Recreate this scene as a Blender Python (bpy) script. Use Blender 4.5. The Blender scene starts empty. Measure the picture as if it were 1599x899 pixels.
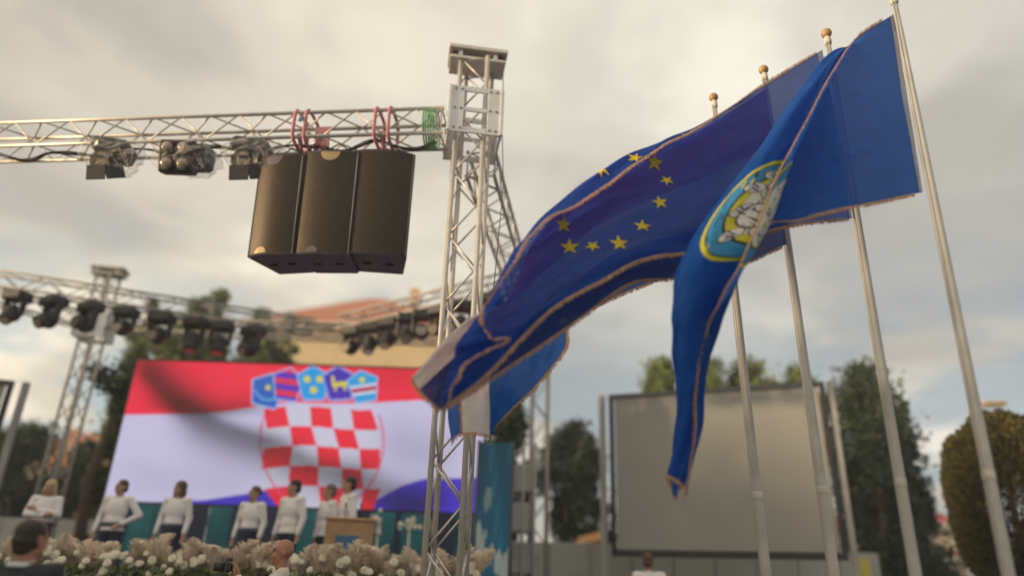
import bpy, math, random
import numpy as np
from mathutils import Vector, Matrix
R = math.radians
random.seed(7); rng = np.random.default_rng(7)
sc = bpy.context.scene; col = sc.collection

# ------------------------------------------------------------------ camera
FPX, PW, PH, CAM_H = 1109.0, 1599.0, 899.0, 1.45
PITCH, ROLL = R(22.548), R(1.942)
_up0 = np.array([0, -math.sin(PITCH), math.cos(PITCH)]); _rt0 = np.array([1.0, 0, 0])
C_F = np.array([0, math.cos(PITCH), math.sin(PITCH)])
C_R = _rt0 * math.cos(ROLL) + _up0 * math.sin(ROLL)
C_U = _up0 * math.cos(ROLL) - _rt0 * math.sin(ROLL)
C_O = np.array([0, 0, CAM_H])
cd = bpy.data.cameras.new('camera'); cam = bpy.data.objects.new('camera', cd); col.objects.link(cam)
cd.sensor_width = 36; cd.lens = 36 * FPX / PW; cd.clip_end = 6000
cam.matrix_world = Matrix(((C_R[0], C_U[0], -C_F[0], 0), (C_R[1], C_U[1], -C_F[1], 0), (C_R[2], C_U[2], -C_F[2], CAM_H), (0, 0, 0, 1)))
cd.dof.use_dof = True; cd.dof.focus_distance = 6.9; cd.dof.aperture_fstop = 0.27
sc.camera = cam
def at(x, y, Y=None, Z=None):
    """a point of the place: where the sight line through photo pixel x, y meets depth Y or height Z"""
    v = (x - PW / 2) / FPX * C_R - (y - PH / 2) / FPX * C_U + C_F
    t = (Z - CAM_H) / v[2] if Z is not None else Y / v[1]
    return C_O + v * t

# ------------------------------------------------------------------ sky, sun, exposure
SUN_EL, SUN_AZ = 4.8, 254.0            # azimuth clockwise from the view direction (+Y): left and behind the camera
sdir = Vector((math.sin(R(SUN_AZ)) * math.cos(R(SUN_EL)), math.cos(R(SUN_AZ)) * math.cos(R(SUN_EL)), math.sin(R(SUN_EL))))
world = bpy.data.worlds.new('World'); sc.world = world; world.use_nodes = True
nt = world.node_tree; N = nt.nodes; L = nt.links; N.clear()
def wn(t, **k):
    n = N.new(t)
    for a, b in k.items(): setattr(n, a, b)
    return n
out = wn('ShaderNodeOutputWorld'); bg = wn('ShaderNodeBackground'); bg.inputs[1].default_value = 0.072
sky = wn('ShaderNodeTexSky', sky_type='NISHITA', sun_disc=False, sun_elevation=R(SUN_EL), sun_rotation=R(SUN_AZ))
sky.air_density = 1.0; sky.dust_density = 2.0
tc = wn('ShaderNodeTexCoord'); sep = wn('ShaderNodeSeparateXYZ'); L.new(tc.outputs['Generated'], sep.inputs[0])
def wm(op, a, b=None, c=None, clamp=False):
    n = wn('ShaderNodeMath', operation=op, use_clamp=clamp)
    for i, v in enumerate((a, b, c)):
        if v is None: continue
        if isinstance(v, (int, float)): n.inputs[i].default_value = v
        else: L.new(v, n.inputs[i])
    return n.outputs[0]
zz = wm('ADD', wm('MAXIMUM', sep.outputs[2], 0.0), 0.16)
comb = wn('ShaderNodeCombineXYZ'); L.new(wm('DIVIDE', sep.outputs[0], zz), comb.inputs[0]); L.new(wm('DIVIDE', sep.outputs[1], zz), comb.inputs[1])
def wnoise(scale, detail, rough, dist, off):
    mp = wn('ShaderNodeMapping'); mp.inputs['Location'].default_value = off; L.new(comb.outputs[0], mp.inputs[0])
    n = wn('ShaderNodeTexNoise'); n.inputs['Scale'].default_value = scale; n.inputs['Detail'].default_value = detail
    n.inputs['Roughness'].default_value = rough; n.inputs['Distortion'].default_value = dist
    L.new(mp.outputs[0], n.inputs[0]); return n.outputs[0]
def wramp(fac, stops):
    r = wn('ShaderNodeValToRGB'); e = r.color_ramp.elements
    while len(e) < len(stops): e.new(0.5)
    for k, (p, c) in zip(e, stops): k.position = p; k.color = (*c, 1)
    r.color_ramp.interpolation = 'EASE'; L.new(fac, r.inputs[0]); return r.outputs[0]
def wmix(f, a, b, mode='MIX'):
    m = wn('ShaderNodeMix', data_type='RGBA', blend_type=mode)
    for i, v in ((0, f), (6, a), (7, b)):
        if isinstance(v, (int, float)): m.inputs[i].default_value = v
        elif isinstance(v, tuple): m.inputs[i].default_value = (*v, 1)
        else: L.new(v, m.inputs[i])
    return m.outputs[2]
n1 = wnoise(0.75, 5, 0.5, 0.5, (3.1, 7.4, 0)); n2 = wnoise(1.5, 7, 0.55, 0.3, (1.2, 4.0, 2.0)); n3 = wnoise(3.2, 6, 0.55, 0.2, (8.0, 2.2, 5.0))
tone = wm('ADD', wm('MULTIPLY', n1, 0.7), wm('ADD', wm('MULTIPLY', n2, 0.2), wm('MULTIPLY', n3, 0.1)))
cloud = wramp(tone, [(0.38, (3.2, 3.1, 2.95)), (0.47, (4.7, 4.45, 3.95)), (0.54, (6.4, 6.05, 5.25)), (0.62, (9.2, 8.7, 7.5))])
hole = wramp(n2, [(0.49, (1, 1, 1)), (0.60, (0, 0, 0))])
low = wramp(sep.outputs[2], [(0.10, (1, 1, 1)), (0.50, (0, 0, 0))])
holef = wm('MULTIPLY', wm('MULTIPLY', hole, low), 0.95)
skyc = wmix(0.45, sky.outputs[0], (4.6, 6.2, 7.6))
base = wmix(holef, cloud, skyc)
sund = wn('ShaderNodeVectorMath', operation='DOT_PRODUCT'); L.new(tc.outputs['Generated'], sund.inputs[0]); sund.inputs[1].default_value = sdir
lift = wramp(wm('ADD', wm('MULTIPLY', sund.outputs['Value'], 0.5), 0.5), [(0.0, (0.86, 0.90, 0.96)), (0.34, (0.98, 0.98, 0.98)), (0.62, (1.42, 1.38, 1.28)), (1.0, (1.7, 1.55, 1.3))])
final = wmix(1.0, base, lift, 'MULTIPLY')
L.new(final, bg.inputs[0]); L.new(bg.outputs[0], out.inputs[0])
sl = bpy.data.lights.new('sun', 'SUN'); sl.energy = 5.0; sl.angle = R(3.0); sl.color = (1.0, 0.74, 0.45)
sun = bpy.data.objects.new('sun', sl); col.objects.link(sun); sun.rotation_euler = sdir.to_track_quat('Z', 'Y').to_euler(); sun.location = (-20, -12, 20)
sc.view_settings.view_transform = 'Standard'; sc.view_settings.look = 'None'; sc.view_settings.exposure = 0.66; sc.view_settings.gamma = 1
sc.render.engine = 'CYCLES'; sc.cycles.use_denoising = True; sc.cycles.max_bounces = 8; sc.cycles.transparent_max_bounces = 16

# ------------------------------------------------------------------ helpers
class MB:
    """collects shapes for ONE mesh"""
    def __init__(s): s.v = []; s.f = []; s.m = []
    def add(s, vs, fs, mi=0):
        o = len(s.v); s.v += [tuple(map(float, p)) for p in vs]; s.f += [tuple(i + o for i in f) for f in fs]; s.m += [mi] * len(fs); return s
    def box(s, c, size, rot=None, mi=0, bev=0.0):
        c = np.array(c, float); h = np.array(size, float) / 2
        if bev > 0:
            b = min(bev, *(h * 0.9)); pts = []
            for sx in (-1, 1):
                for sy in (-1, 1):
                    for sz in (-1, 1):
                        S = np.array([sx, sy, sz])
                        for k in range(3):
                            q = h - b; q[k] = h[k]; pts.append(S * q)
            pts = np.array(pts)
            import bmesh
            bm = bmesh.new()
            for p in pts: bm.verts.new(p)
            bmesh.ops.convex_hull(bm, input=bm.verts)
            bm.verts.index_update(); vs = np.array([v.co[:] for v in bm.verts]); fs = [[v.index for v in f.verts] for f in bm.faces]; bm.free()
        else:
            vs = np.array([(x, y, z) for x in (-1, 1) for y in (-1, 1) for z in (-1, 1)]) * h
            fs = [(0, 1, 3, 2), (4, 6, 7, 5), (0, 4, 5, 1), (2, 3, 7, 6), (0, 2, 6, 4), (1, 5, 7, 3)]
        if rot is not None: vs = vs @ np.array(rot).T
        return s.add(vs + c, fs, mi)
    def cyl(s, p0, p1, r0, r1=None, n=10, mi=0, caps=True):
        p0 = np.array(p0, float); p1 = np.array(p1, float); r1 = r0 if r1 is None else r1
        d = p1 - p0; d /= np.linalg.norm(d) + 1e-12; a = np.cross(d, [0, 0, 1] if abs(d[2]) < 0.9 else [1, 0, 0]); a /= np.linalg.norm(a); b = np.cross(d, a)
        vs = []
        for p, r in ((p0, r0), (p1, r1)):
            for i in range(n):
                t = 2 * math.pi * i / n; vs.append(p + r * (math.cos(t) * a + math.sin(t) * b))
        fs = [(i, (i + 1) % n, n + (i + 1) % n, n + i) for i in range(n)]
        if caps: fs += [tuple(range(n - 1, -1, -1)), tuple(range(n, 2 * n))]
        return s.add(vs, fs, mi)
    def tube(s, pts, r, n=8, mi=0):
        pts = [np.array(p, float) for p in pts]; m = len(pts); rr = r if hasattr(r, '__len__') else [r] * m
        prev = None; vs = []
        for k in range(m):
            d = pts[min(k + 1, m - 1)] - pts[max(k - 1, 0)]; d /= np.linalg.norm(d) + 1e-12
            if prev is None: a = np.cross(d, [0, 0, 1] if abs(d[2]) < 0.9 else [1, 0, 0])
            else: a = prev - d * np.dot(prev, d)
            a /= np.linalg.norm(a) + 1e-12; prev = a; b = np.cross(d, a)
            for i in range(n):
                t = 2 * math.pi * i / n; vs.append(pts[k] + rr[k] * (math.cos(t) * a + math.sin(t) * b))
        fs = [(k * n + i, k * n + (i + 1) % n, (k + 1) * n + (i + 1) % n, (k + 1) * n + i) for k in range(m - 1) for i in range(n)]
        fs += [tuple(range(n - 1, -1, -1)), tuple(range((m - 1) * n, m * n))]
        return s.add(vs, fs, mi)
    def ell(s, c, r, nu=14, nv=9, rot=None, mi=0):
        c = np.array(c, float); r = np.array(r, float) * np.ones(3); vs = [(0, 0, -1)]
        for j in range(1, nv):
            ph = -math.pi / 2 + math.pi * j / nv
            for i in range(nu): t = 2 * math.pi * i / nu; vs.append((math.cos(ph) * math.cos(t), math.cos(ph) * math.sin(t), math.sin(ph)))
        vs.append((0, 0, 1)); vs = np.array(vs) * r
        if rot is not None: vs = vs @ np.array(rot).T
        e = len(vs) - 1; fs = [(0, 1 + (i + 1) % nu, 1 + i) for i in range(nu)]
        for j in range(nv - 2):
            for i in range(nu): a = 1 + j * nu; fs.append((a + i, a + (i + 1) % nu, a + nu + (i + 1) % nu, a + nu + i))
        a = 1 + (nv - 2) * nu; fs += [(a + i, a + (i + 1) % nu, e) for i in range(nu)]
        return s.add(vs + c, fs, mi)
    def cap(s, p0, p1, r0, r1):
        s.cyl(p0, p1, r0, r1, 10); s.ell(p0, r0, 10, 6); return s.ell(p1, r1, 10, 6)
    def prism(s, poly, y0, y1, mi=0):
        """poly in x, z extruded along y"""
        n = len(poly); vs = [(x, y0, z) for x, z in poly] + [(x, y1, z) for x, z in poly]
        fs = [(i, (i + 1) % n, n + (i + 1) % n, n + i) for i in range(n)] + [tuple(range(n - 1, -1, -1)), tuple(range(n, 2 * n))]
        return s.add(vs, fs, mi)
    def mesh(s, name, mats, smooth=False):
        me = bpy.data.meshes.new(name); me.from_pydata(s.v, [], s.f)
        for m in (mats if isinstance(mats, (list, tuple)) else [mats]): me.materials.append(m)
        if len(me.materials) > 1: me.polygons.foreach_set('material_index', s.m)
        if smooth: me.polygons.foreach_set('use_smooth', [len(f) < 5 for f in s.f])
        me.update(); return me
    def build(s, name, mats, parent=None, smooth=False, loc=None):
        return link(name, s.mesh(name, mats, smooth), parent, loc)
def link(name, me, parent=None, loc=None, local=False):
    o = bpy.data.objects.new(name, me); col.objects.link(o)
    if parent is not None:
        o.parent = parent
        if not local: o.matrix_parent_inverse = parent_world(parent).inverted()
    if loc is not None: o.location = loc
    return o
def parent_world(p):
    m = p.matrix_basis.copy()
    if p.parent: m = parent_world(p.parent) @ p.matrix_parent_inverse @ m
    return m
def tag(o, label=None, cat=None, group=None, kind=None):
    for k, v in (('label', label), ('category', cat), ('group', group), ('kind', kind)):
        if v: o[k] = v
    return o
def thing(name, loc, label, cat, group=None, rz=0.0):
    o = bpy.data.objects.new(name, None); o.empty_display_size = 0.2; col.objects.link(o); o.location = loc; o.rotation_euler = (0, 0, rz)
    return tag(o, label, cat, group)
def copy_tree(o, parent=None):
    c = o.copy(); col.objects.link(c); c.parent = parent
    for ch in list(o.children): copy_tree(ch, c)
    return c
def rz(a): c, s = math.cos(a), math.sin(a); return np.array([[c, -s, 0], [s, c, 0], [0, 0, 1]])
def rx(a): c, s = math.cos(a), math.sin(a); return np.array([[1, 0, 0], [0, c, -s], [0, s, c]])
def ry(a): c, s = math.cos(a), math.sin(a); return np.array([[c, 0, s], [0, 1, 0], [-s, 0, c]])

# ------------------------------------------------------------------ materials
def mat(name, c, rough=0.6, metal=0.0, var=0.15, vscale=6.0, bump=0.0, bscale=60.0, c2=None, spec=None, emit=0.0, coord='Object'):
    m = bpy.data.materials.new(name); m.use_nodes = True; t = m.node_tree; b = t.nodes['Principled BSDF']
    b.inputs['Roughness'].default_value = rough; b.inputs['Metallic'].default_value = metal
    if spec is not None: b.inputs['Specular IOR Level'].default_value = spec
    tcn = t.nodes.new('ShaderNodeTexCoord'); no = t.nodes.new('ShaderNodeTexNoise'); no.inputs['Scale'].default_value = vscale; no.inputs['Detail'].default_value = 6; no.inputs['Roughness'].default_value = 0.6
    t.links.new(tcn.outputs[coord], no.inputs[0])
    r = t.nodes.new('ShaderNodeValToRGB'); e = r.color_ramp.elements; e[0].position = 0.3; e[1].position = 0.7
    c2 = c2 or tuple(min(1, x * (1 + var)) for x in c)
    e[0].color = (*[x * (1 - var) for x in c], 1); e[1].color = (*c2, 1)
    t.links.new(no.outputs[0], r.inputs[0]); t.links.new(r.outputs[0], b.inputs['Base Color'])
    if emit: t.links.new(r.outputs[0], b.inputs['Emission Color']); b.inputs['Emission Strength'].default_value = emit
    if bump:
        n2 = t.nodes.new('ShaderNodeTexNoise'); n2.inputs['Scale'].default_value = bscale; n2.inputs['Detail'].default_value = 4; t.links.new(tcn.outputs[coord], n2.inputs[0])
        bp = t.nodes.new('ShaderNodeBump'); bp.inputs['Strength'].default_value = bump; bp.inputs['Distance'].default_value = 0.02
        t.links.new(n2.outputs[0], bp.inputs['Height']); t.links.new(bp.outputs[0], b.inputs['Normal'])
    return m
def cloth(name, c, trans=0.45, see=0.03, var=0.08):
    m = bpy.data.materials.new(name); m.use_nodes = True; t = m.node_tree; t.nodes.clear(); n = t.nodes.new; l = t.links.new
    o = n('ShaderNodeOutputMaterial'); d = n('ShaderNodeBsdfPrincipled'); tr = n('ShaderNodeBsdfTranslucent'); tp = n('ShaderNodeBsdfTransparent'); m1 = n('ShaderNodeMixShader'); m2 = n('ShaderNodeMixShader')
    d.inputs['Roughness'].default_value = 0.55; d.inputs['Specular IOR Level'].default_value = 0.25; d.inputs['Sheen Weight'].default_value = 0.0
    tcn = n('ShaderNodeTexCoord'); no = n('ShaderNodeTexNoise'); no.inputs['Scale'].default_value = 9; no.inputs['Detail'].default_value = 5; l(tcn.outputs['Object'], no.inputs[0])
    r = n('ShaderNodeValToRGB'); e = r.color_ramp.elements; e[0].position = .35; e[1].position = .65; e[0].color = (*[x * (1 - var) for x in c], 1); e[1].color = (*[min(1, x * (1 + var)) for x in c], 1)
    l(no.outputs[0], r.inputs[0]); l(r.outputs[0], d.inputs['Base Color']); l(r.outputs[0], tr.inputs[0])
    n2 = n('ShaderNodeTexNoise'); n2.inputs['Scale'].default_value = 7; n2.inputs['Detail'].default_value = 6; n2.inputs['Distortion'].default_value = .6; l(tcn.outputs['Object'], n2.inputs[0])
    bp = n('ShaderNodeBump'); bp.inputs['Strength'].default_value = 0.4; bp.inputs['Distance'].default_value = 0.04; l(n2.outputs[0], bp.inputs['Height']); l(bp.outputs[0], d.inputs['Normal'])
    m1.inputs[0].default_value = trans; m2.inputs[0].default_value = see
    l(d.outputs[0], m1.inputs[1]); l(tr.outputs[0], m1.inputs[2]); l(m1.outputs[0], m2.inputs[1]); l(tp.outputs[0], m2.inputs[2]); l(m2.outputs[0], o.inputs[0]); return m
def leafmat(name, c, var=0.5):
    m = bpy.data.materials.new(name); m.use_nodes = True; t = m.node_tree; b = t.nodes['Principled BSDF']; n = t.nodes.new; l = t.links.new
    g = n('ShaderNodeNewGeometry'); r = n('ShaderNodeValToRGB'); e = r.color_ramp.elements
    e[0].color = (*[x * (1 - var) for x in c], 1); e[1].color = (*[x * (1 + var) for x in c], 1); l(g.outputs['Random Per Island'], r.inputs[0]); l(r.outputs[0], b.inputs['Base Color'])
    b.inputs['Roughness'].default_value = 0.6
    tr = n('ShaderNodeBsdfTranslucent'); l(r.outputs[0], tr.inputs[0]); mx = n('ShaderNodeMixShader'); mx.inputs[0].default_value = 0.3
    l(b.outputs[0], mx.inputs[1]); l(tr.outputs[0], mx.inputs[2]); l(mx.outputs[0], t.nodes['Material Output'].inputs[0]); return m
M = dict(
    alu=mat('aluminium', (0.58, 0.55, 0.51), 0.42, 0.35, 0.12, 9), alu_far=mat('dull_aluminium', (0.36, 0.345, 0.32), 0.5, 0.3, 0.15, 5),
    block=mat('sleeve_paint', (0.66, 0.67, 0.68), 0.45, 0.2, 0.1, 6, 0.1), pole=mat('pole_lacquer', (0.46, 0.455, 0.43), 0.5, 0.15, 0.14, 4),
    gold=mat('gold_ball', (0.42, 0.27, 0.12), 0.6, 0.2, 0.25, 12), black=mat('black_plastic', (0.022, 0.023, 0.026), 0.5, 0, 0.3, 8, 0.1),
    cab=mat('cabinet_paint', (0.085, 0.070, 0.095), 0.6, 0, 0.25, 20, 0.4, 120), grille=mat('grille_foam', (0.050, 0.041, 0.032), 0.42, 0.85, 0.12, 14, 0.12, 300),
    piping=mat('pale_edge', (0.45, 0.42, 0.38), 0.5, 0, 0.2), badge=mat('badge', (0.36, 0.27, 0.14), 0.4, 0.3, 0.2, 25), pink=mat('pink_webbing', (0.55, 0.24, 0.26), 0.85, 0, 0.2, 20, 0.3),
    bluetag=mat('blue_tag', (0.06, 0.16, 0.32), 0.6), green=mat('green_webbing', (0.10, 0.30, 0.14), 0.8, 0, 0.25, 15), cable=mat('cable_rubber', (0.03, 0.03, 0.032), 0.6),
    lens=mat('lens_glass', (0.32, 0.27, 0.22), 0.12, 0.3, 0.3, 30), slot=mat('slot_dark', (0.008, 0.008, 0.01), 0.8), steel=mat('dark_steel', (0.09, 0.09, 0.095), 0.45, 0.5, 0.2),
    eu=cloth('eu_blue_cloth', (0.010, 0.074, 0.44), 0.55, 0.075), city=cloth('city_blue_cloth', (0.008, 0.115, 0.50), 0.55, 0.03), red=cloth('red_cloth', (0.62, 0.02, 0.06), 0.6), white=cloth('white_cloth', (0.75, 0.71, 0.70), 0.4, 0.05),
    navy=cloth('navy_cloth', (0.02, 0.045, 0.22)), starc=cloth('yellow_print', (0.92, 0.68, 0.04), 0.35, 0.0), skyblue=cloth('sky_blue_print', (0.06, 0.34, 0.70), 0.35, 0.0), lemon=cloth('lemon_print', (0.78, 0.72, 0.06), 0.35, 0.0),
    ink=cloth('black_print', (0.012, 0.014, 0.02), 0.1, 0.0), greyw=cloth('white_print', (0.84, 0.84, 0.88), 0.35, 0.0), fringe=mat('fringe_thread', (0.56, 0.34, 0.19), 0.8, 0, 0.35, 60),
    hem=cloth('hoist_band', (0.62, 0.62, 0.70), 0.4, 0.0), rope=mat('halyard', (0.5, 0.5, 0.48), 0.8),
    leaf_dark=leafmat('leaf_dark', (0.038, 0.065, 0.032)), leaf_mid=leafmat('leaf_mid', (0.115, 0.155, 0.05)), leaf_olive=leafmat('leaf_olive', (0.11, 0.10, 0.032)), leaf_light=leafmat('leaf_light', (0.14, 0.19, 0.055)),
    bark=mat('bark', (0.10, 0.075, 0.05), 0.9, 0, 0.35, 12, 0.6, 30), tile=mat('roof_tile', (0.36, 0.13, 0.07), 0.85, 0, 0.25, 3, 0.4, 25), tile_red=mat('red_roof', (0.32, 0.05, 0.05), 0.8, 0, 0.2, 3), cream=mat('cream_render', (0.58, 0.46, 0.28), 0.9, 0, 0.1, 1.5, 0.15),
    pale=mat('pale_render', (0.42, 0.38, 0.32), 0.9, 0, 0.12, 1.2, 0.15), glass=mat('window_glass', (0.03, 0.04, 0.05), 0.12, 0, 0.2, 2), shutter=mat('shutter', (0.12, 0.14, 0.10), 0.7), frame=mat('frame_white', (0.6, 0.57, 0.5), 0.7),
    ochre=mat('ochre_render', (0.45, 0.22, 0.10), 0.9, 0, 0.15, 1.5), screen=mat('screen_vinyl', (0.31, 0.305, 0.285), 0.75, 0, 0.05, 1.5), wallw=mat('hoarding_white', (0.40, 0.40, 0.38), 0.8, 0, 0.12, 1.2), ground=mat('paving', (0.16, 0.15, 0.135), 0.9, 0, 0.25, 0.6, 0.3, 20),
    deck=mat('stage_deck', (0.05, 0.05, 0.055), 0.7, 0, 0.3, 3), wood=mat('lectern_wood', (0.44, 0.26, 0.13), 0.5, 0, 0.15, 5, 0.1), teal=mat('teal_print', (0.01, 0.16, 0.22), 0.5, 0, 0.5, 2.2, c2=(0.02, 0.22, 0.28)), navyp=mat('navy_panel', (0.015, 0.03, 0.075), 0.5, 0, 0.3, 3),
    petal=mat('white_petal', (0.72, 0.68, 0.55), 0.7, 0, 0.12, 30), plume=leafmat('pampas', (0.86, 0.77, 0.66), 0.08), skin=mat('skin', (0.44, 0.24, 0.165), 0.55, 0, 0.12, 10), skin_tan=mat('skin_tanned', (0.36, 0.165, 0.105), 0.5, 0, 0.15, 10),
    shirt=mat('white_shirt', (0.78, 0.76, 0.78), 0.85, 0, 0.06, 6, 0.4, 14), shirtpale=mat('cream_shirt', (0.58, 0.55, 0.50), 0.85, 0, 0.06, 6, 0.4, 14), suit=mat('dark_suit', (0.018, 0.022, 0.032), 0.85, 0, 0.25, 30, 0.4, 25), skirt=mat('navy_skirt', (0.015, 0.022, 0.05), 0.85, 0, 0.2, 10, 0.3, 16), sash=mat('blue_sash', (0.06, 0.085, 0.13), 0.8),
    hair_dark=mat('hair_dark', (0.022, 0.016, 0.012), 0.6, 0, 0.4, 60, 0.4, 90), hair_brown=mat('hair_brown', (0.09, 0.05, 0.028), 0.6, 0, 0.35, 60, 0.4, 90), hair_blond=mat('hair_blond', (0.50, 0.38, 0.20), 0.6, 0, 0.25, 60, 0.4, 90), hair_grey=mat('hair_grey', (0.13, 0.10, 0.085), 0.7, 0, 0.3, 60, 0.3, 90),
    eye=mat('eye', (0.02, 0.015, 0.012), 0.2), lip=mat('lip', (0.30, 0.08, 0.07), 0.5), grey=mat('grey_cladding', (0.34, 0.34, 0.33), 0.7, 0, 0.15, 2), yellowp=mat('yellow_plastic', (0.5, 0.42, 0.05), 0.5), lampw=mat('lamp_housing', (0.50, 0.34, 0.18), 0.5), orange=mat('orange_awning', (0.45, 0.22, 0.08), 0.8),
)
def plastic():
    m = bpy.data.materials.new('clear_plastic'); m.use_nodes = True; t = m.node_tree; b = t.nodes['Principled BSDF']; n = t.nodes.new; l = t.links.new
    b.inputs['Base Color'].default_value = (0.75, 0.73, 0.70, 1); b.inputs['Roughness'].default_value = 0.15
    tp = n('ShaderNodeBsdfTransparent'); mx = n('ShaderNodeMixShader'); lw = n('ShaderNodeLayerWeight'); lw.inputs[0].default_value = 0.35
    mm = n('ShaderNodeMath'); mm.operation = 'MULTIPLY_ADD'; mm.inputs[1].default_value = 0.45; mm.inputs[2].default_value = 0.07; l(lw.outputs['Facing'], mm.inputs[0]); l(mm.outputs[0], mx.inputs[0])
    l(tp.outputs[0], mx.inputs[1]); l(b.outputs[0], mx.inputs[2]); l(mx.outputs[0], t.nodes['Material Output'].inputs[0]); return m
M['plastic'] = plastic()
def attr_mat(name, emit=0.0, rough=0.6):
    m = bpy.data.materials.new(name); m.use_nodes = True; t = m.node_tree; b = t.nodes['Principled BSDF']
    a = t.nodes.new('ShaderNodeAttribute'); a.attribute_name = 'Picture'; b.inputs['Roughness'].default_value = rough
    if emit:
        b.inputs['Base Color'].default_value = (0.02, 0.02, 0.02, 1); t.links.new(a.outputs['Color'], b.inputs['Emission Color']); b.inputs['Emission Strength'].default_value = emit
    else: t.links.new(a.outputs['Color'], b.inputs['Base Color'])
    return m
def srgb(r, g, b): return np.array([((x / 255 + 0.055) / 1.055) ** 2.4 if x > 10 else x / 255 / 12.92 for x in (r, g, b)])

# ------------------------------------------------------------------ ground
g = MB(); g.add([(-82, -150, 0), (160, -150, 0), (160, 230, 0), (-82, 230, 0)], [(0, 1, 2, 3)])
tag(g.build('ground', M['ground']), kind='structure')

# ------------------------------------------------------------------ trusses
def frame_of(p0, p1):
    d = np.array(p1, float) - np.array(p0, float); ln = np.linalg.norm(d); d /= ln
    a = np.cross(d, [0, 0, 1]) if abs(d[2]) < 0.95 else np.array([1.0, 0, 0]); a -= d * np.dot(a, d); a /= np.linalg.norm(a); b = np.cross(a, d)
    return d, a, b, ln
def truss(name, p0, p1, label, cat, group, w=0.4, r=0.025, rb=0.011, bay=0.4, fine=True, mt='alu', rot=0.0, root=None):
    p0 = np.array(p0, float); p1 = np.array(p1, float); d, a, b, ln = frame_of(p0, p1)
    a, b = a * math.cos(rot) + b * math.sin(rot), b * math.cos(rot) - a * math.sin(rot)
    t = root or thing(name, p0, label, cat, group)
    h = w / 2 - r; cs = [(-h, -h), (h, -h), (h, h), (-h, h)]
    for x, y in cs: MB().cyl(p0 + a * x + b * y, p1 + a * x + b * y, r, n=12).build('chord', M[mt], t, True)
    n = max(2, int(round(ln / bay))); segs = []
    for k in range(4):
        q0, q1 = cs[k], cs[(k + 1) % 4]
        for i in range(n):
            s0, s1 = i * ln / n, (i + 1) * ln / n
            f, g_ = (q0, q1) if (i + k // 2) % 2 == 0 else (q1, q0)
            segs.append((p0 + a * f[0] + b * f[1] + d * s0, p0 + a * g_[0] + b * g_[1] + d * s1))
        for s0 in (0.03, ln - 0.03): segs.append((p0 + a * q0[0] + b * q0[1] + d * s0, p0 + a * q1[0] + b * q1[1] + d * s0))
    if fine:
        shared = {}
        for u, v in segs:
            l_ = np.linalg.norm(v - u); key = round(l_, 3)
            if key not in shared: shared[key] = MB().cyl((0, 0, 0), (0, 0, l_), rb, n=7).mesh('brace', M[mt], True)
            o = link('brace', shared[key], t); o.matrix_basis = Matrix.Translation(Vector(u)) @ Vector(v - u).to_track_quat('Z', 'Y').to_matrix().to_4x4()
    else:
        m = MB()
        for u, v in segs: m.cyl(u, v, rb, n=5)
        m.build('lattice', M[mt], t, True)
    return t
HT = 6.5                                     # height of the rig
TX, TY = -0.545, 7.3                         # front right tower
def tower(x, y, zt, label, fine, mt, zs=HT, sz=1.0, w=0.4):
    t = thing('truss_tower', (x, y, 0), label, 'truss tower', 'truss towers of the stage rig')
    truss('', (x, y, 0.06), (x, y, zt - 0.14), '', '', None, w=w, r=0.03, rb=0.012, bay=0.42, fine=fine, mt=mt, root=t, rot=R(8))
    MB().box((x, y, 0.03), (0.9, 0.9, 0.05), bev=0.01).build('base_plate', M['steel'], t)
    # the sleeve that rides on the mast: four plates with windows, corner strips and bolts
    sw = 0.62 * sz; sh = 0.66 * sz; z0 = zs - sh / 2; rr = rz(R(8)); c = np.array([x, y, 0])
    sl_ = None
    for k in range(4):
        q = rr @ rz(k * math.pi / 2); m = MB()
        def bx(cx, cz, wx, hz, th=0.02, off=0.0): m.box(c + q @ np.array([cx, -sw / 2 - off, 0]) + np.array([0, 0, zs + cz]), (wx, th, hz), q, bev=0.004)
        bx(-sw * .36, 0, sw * .26, sh); bx(sw * .36, 0, sw * .26, sh); bx(0, sh * .44, sw * .45, sh * .12); bx(0, -sh * .44, sw * .45, sh * .12); bx(0, 0.0, sw * .45, sh * .09)
        pl = m.build('sleeve_plate', M['block'], t)
        for sx in (-.40, -.28, .28, .40):
            for szz in (-.42, 0, .42):
                o = c + q @ np.array([sx * sw, -sw / 2 - 0.012, 0]) + np.array([0, 0, zs + szz * sh]); n_ = q @ np.array([0, -1, 0])
                if fine: MB().cyl(o, o + n_ * 0.012, 0.011, n=8).build('bolt', M['steel'], pl)
    for sx in (-1, 1):
        for sy in (-1, 1): MB().box(c + rr @ np.array([sx * sw * .5, sy * sw * .5, 0]) + np.array([0, 0, zs]), (0.045, 0.045, sh * 0.98), rr, bev=0.006).build('corner_post', M['block'], t)
    # head block on top
    m = MB(); m.box((x, y, zt - 0.02), (0.74, 0.42, 0.06), rr, bev=0.008); m.box((x, y, zt - 0.15), (0.70, 0.34, 0.05), rr, bev=0.008)
    for sx in (-.22, .22): m.box(c + rr @ np.array([sx, 0, 0]) + np.array([0, 0, zt - 0.085]), (0.05, 0.34, 0.1), rr)
    hb = m.build('head_block', M['alu'], t)
    for sx in (-.29, .29):
        for sy in (-.12, .12):
            p = c + rr @ np.array([sx, sy, 0]) + np.array([0, 0, zt - 0.09]); MB().cyl(p - rr @ np.array([0, .02, 0]), p + rr @ np.array([0, .02, 0]), 0.045, n=16).build('pulley', M['steel'], hb, True)
    return t
tw = tower(TX, TY, 7.66, 'sharp silver truss tower with boxy sleeve and head block right of the hanging loudspeakers', True, 'alu', zs=6.62)
ft_r = np.array([TX - 0.33, TY + 0.0, HT + 0.06]); ft_l = np.array([-8.2, 7.95, HT - 0.05])
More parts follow.
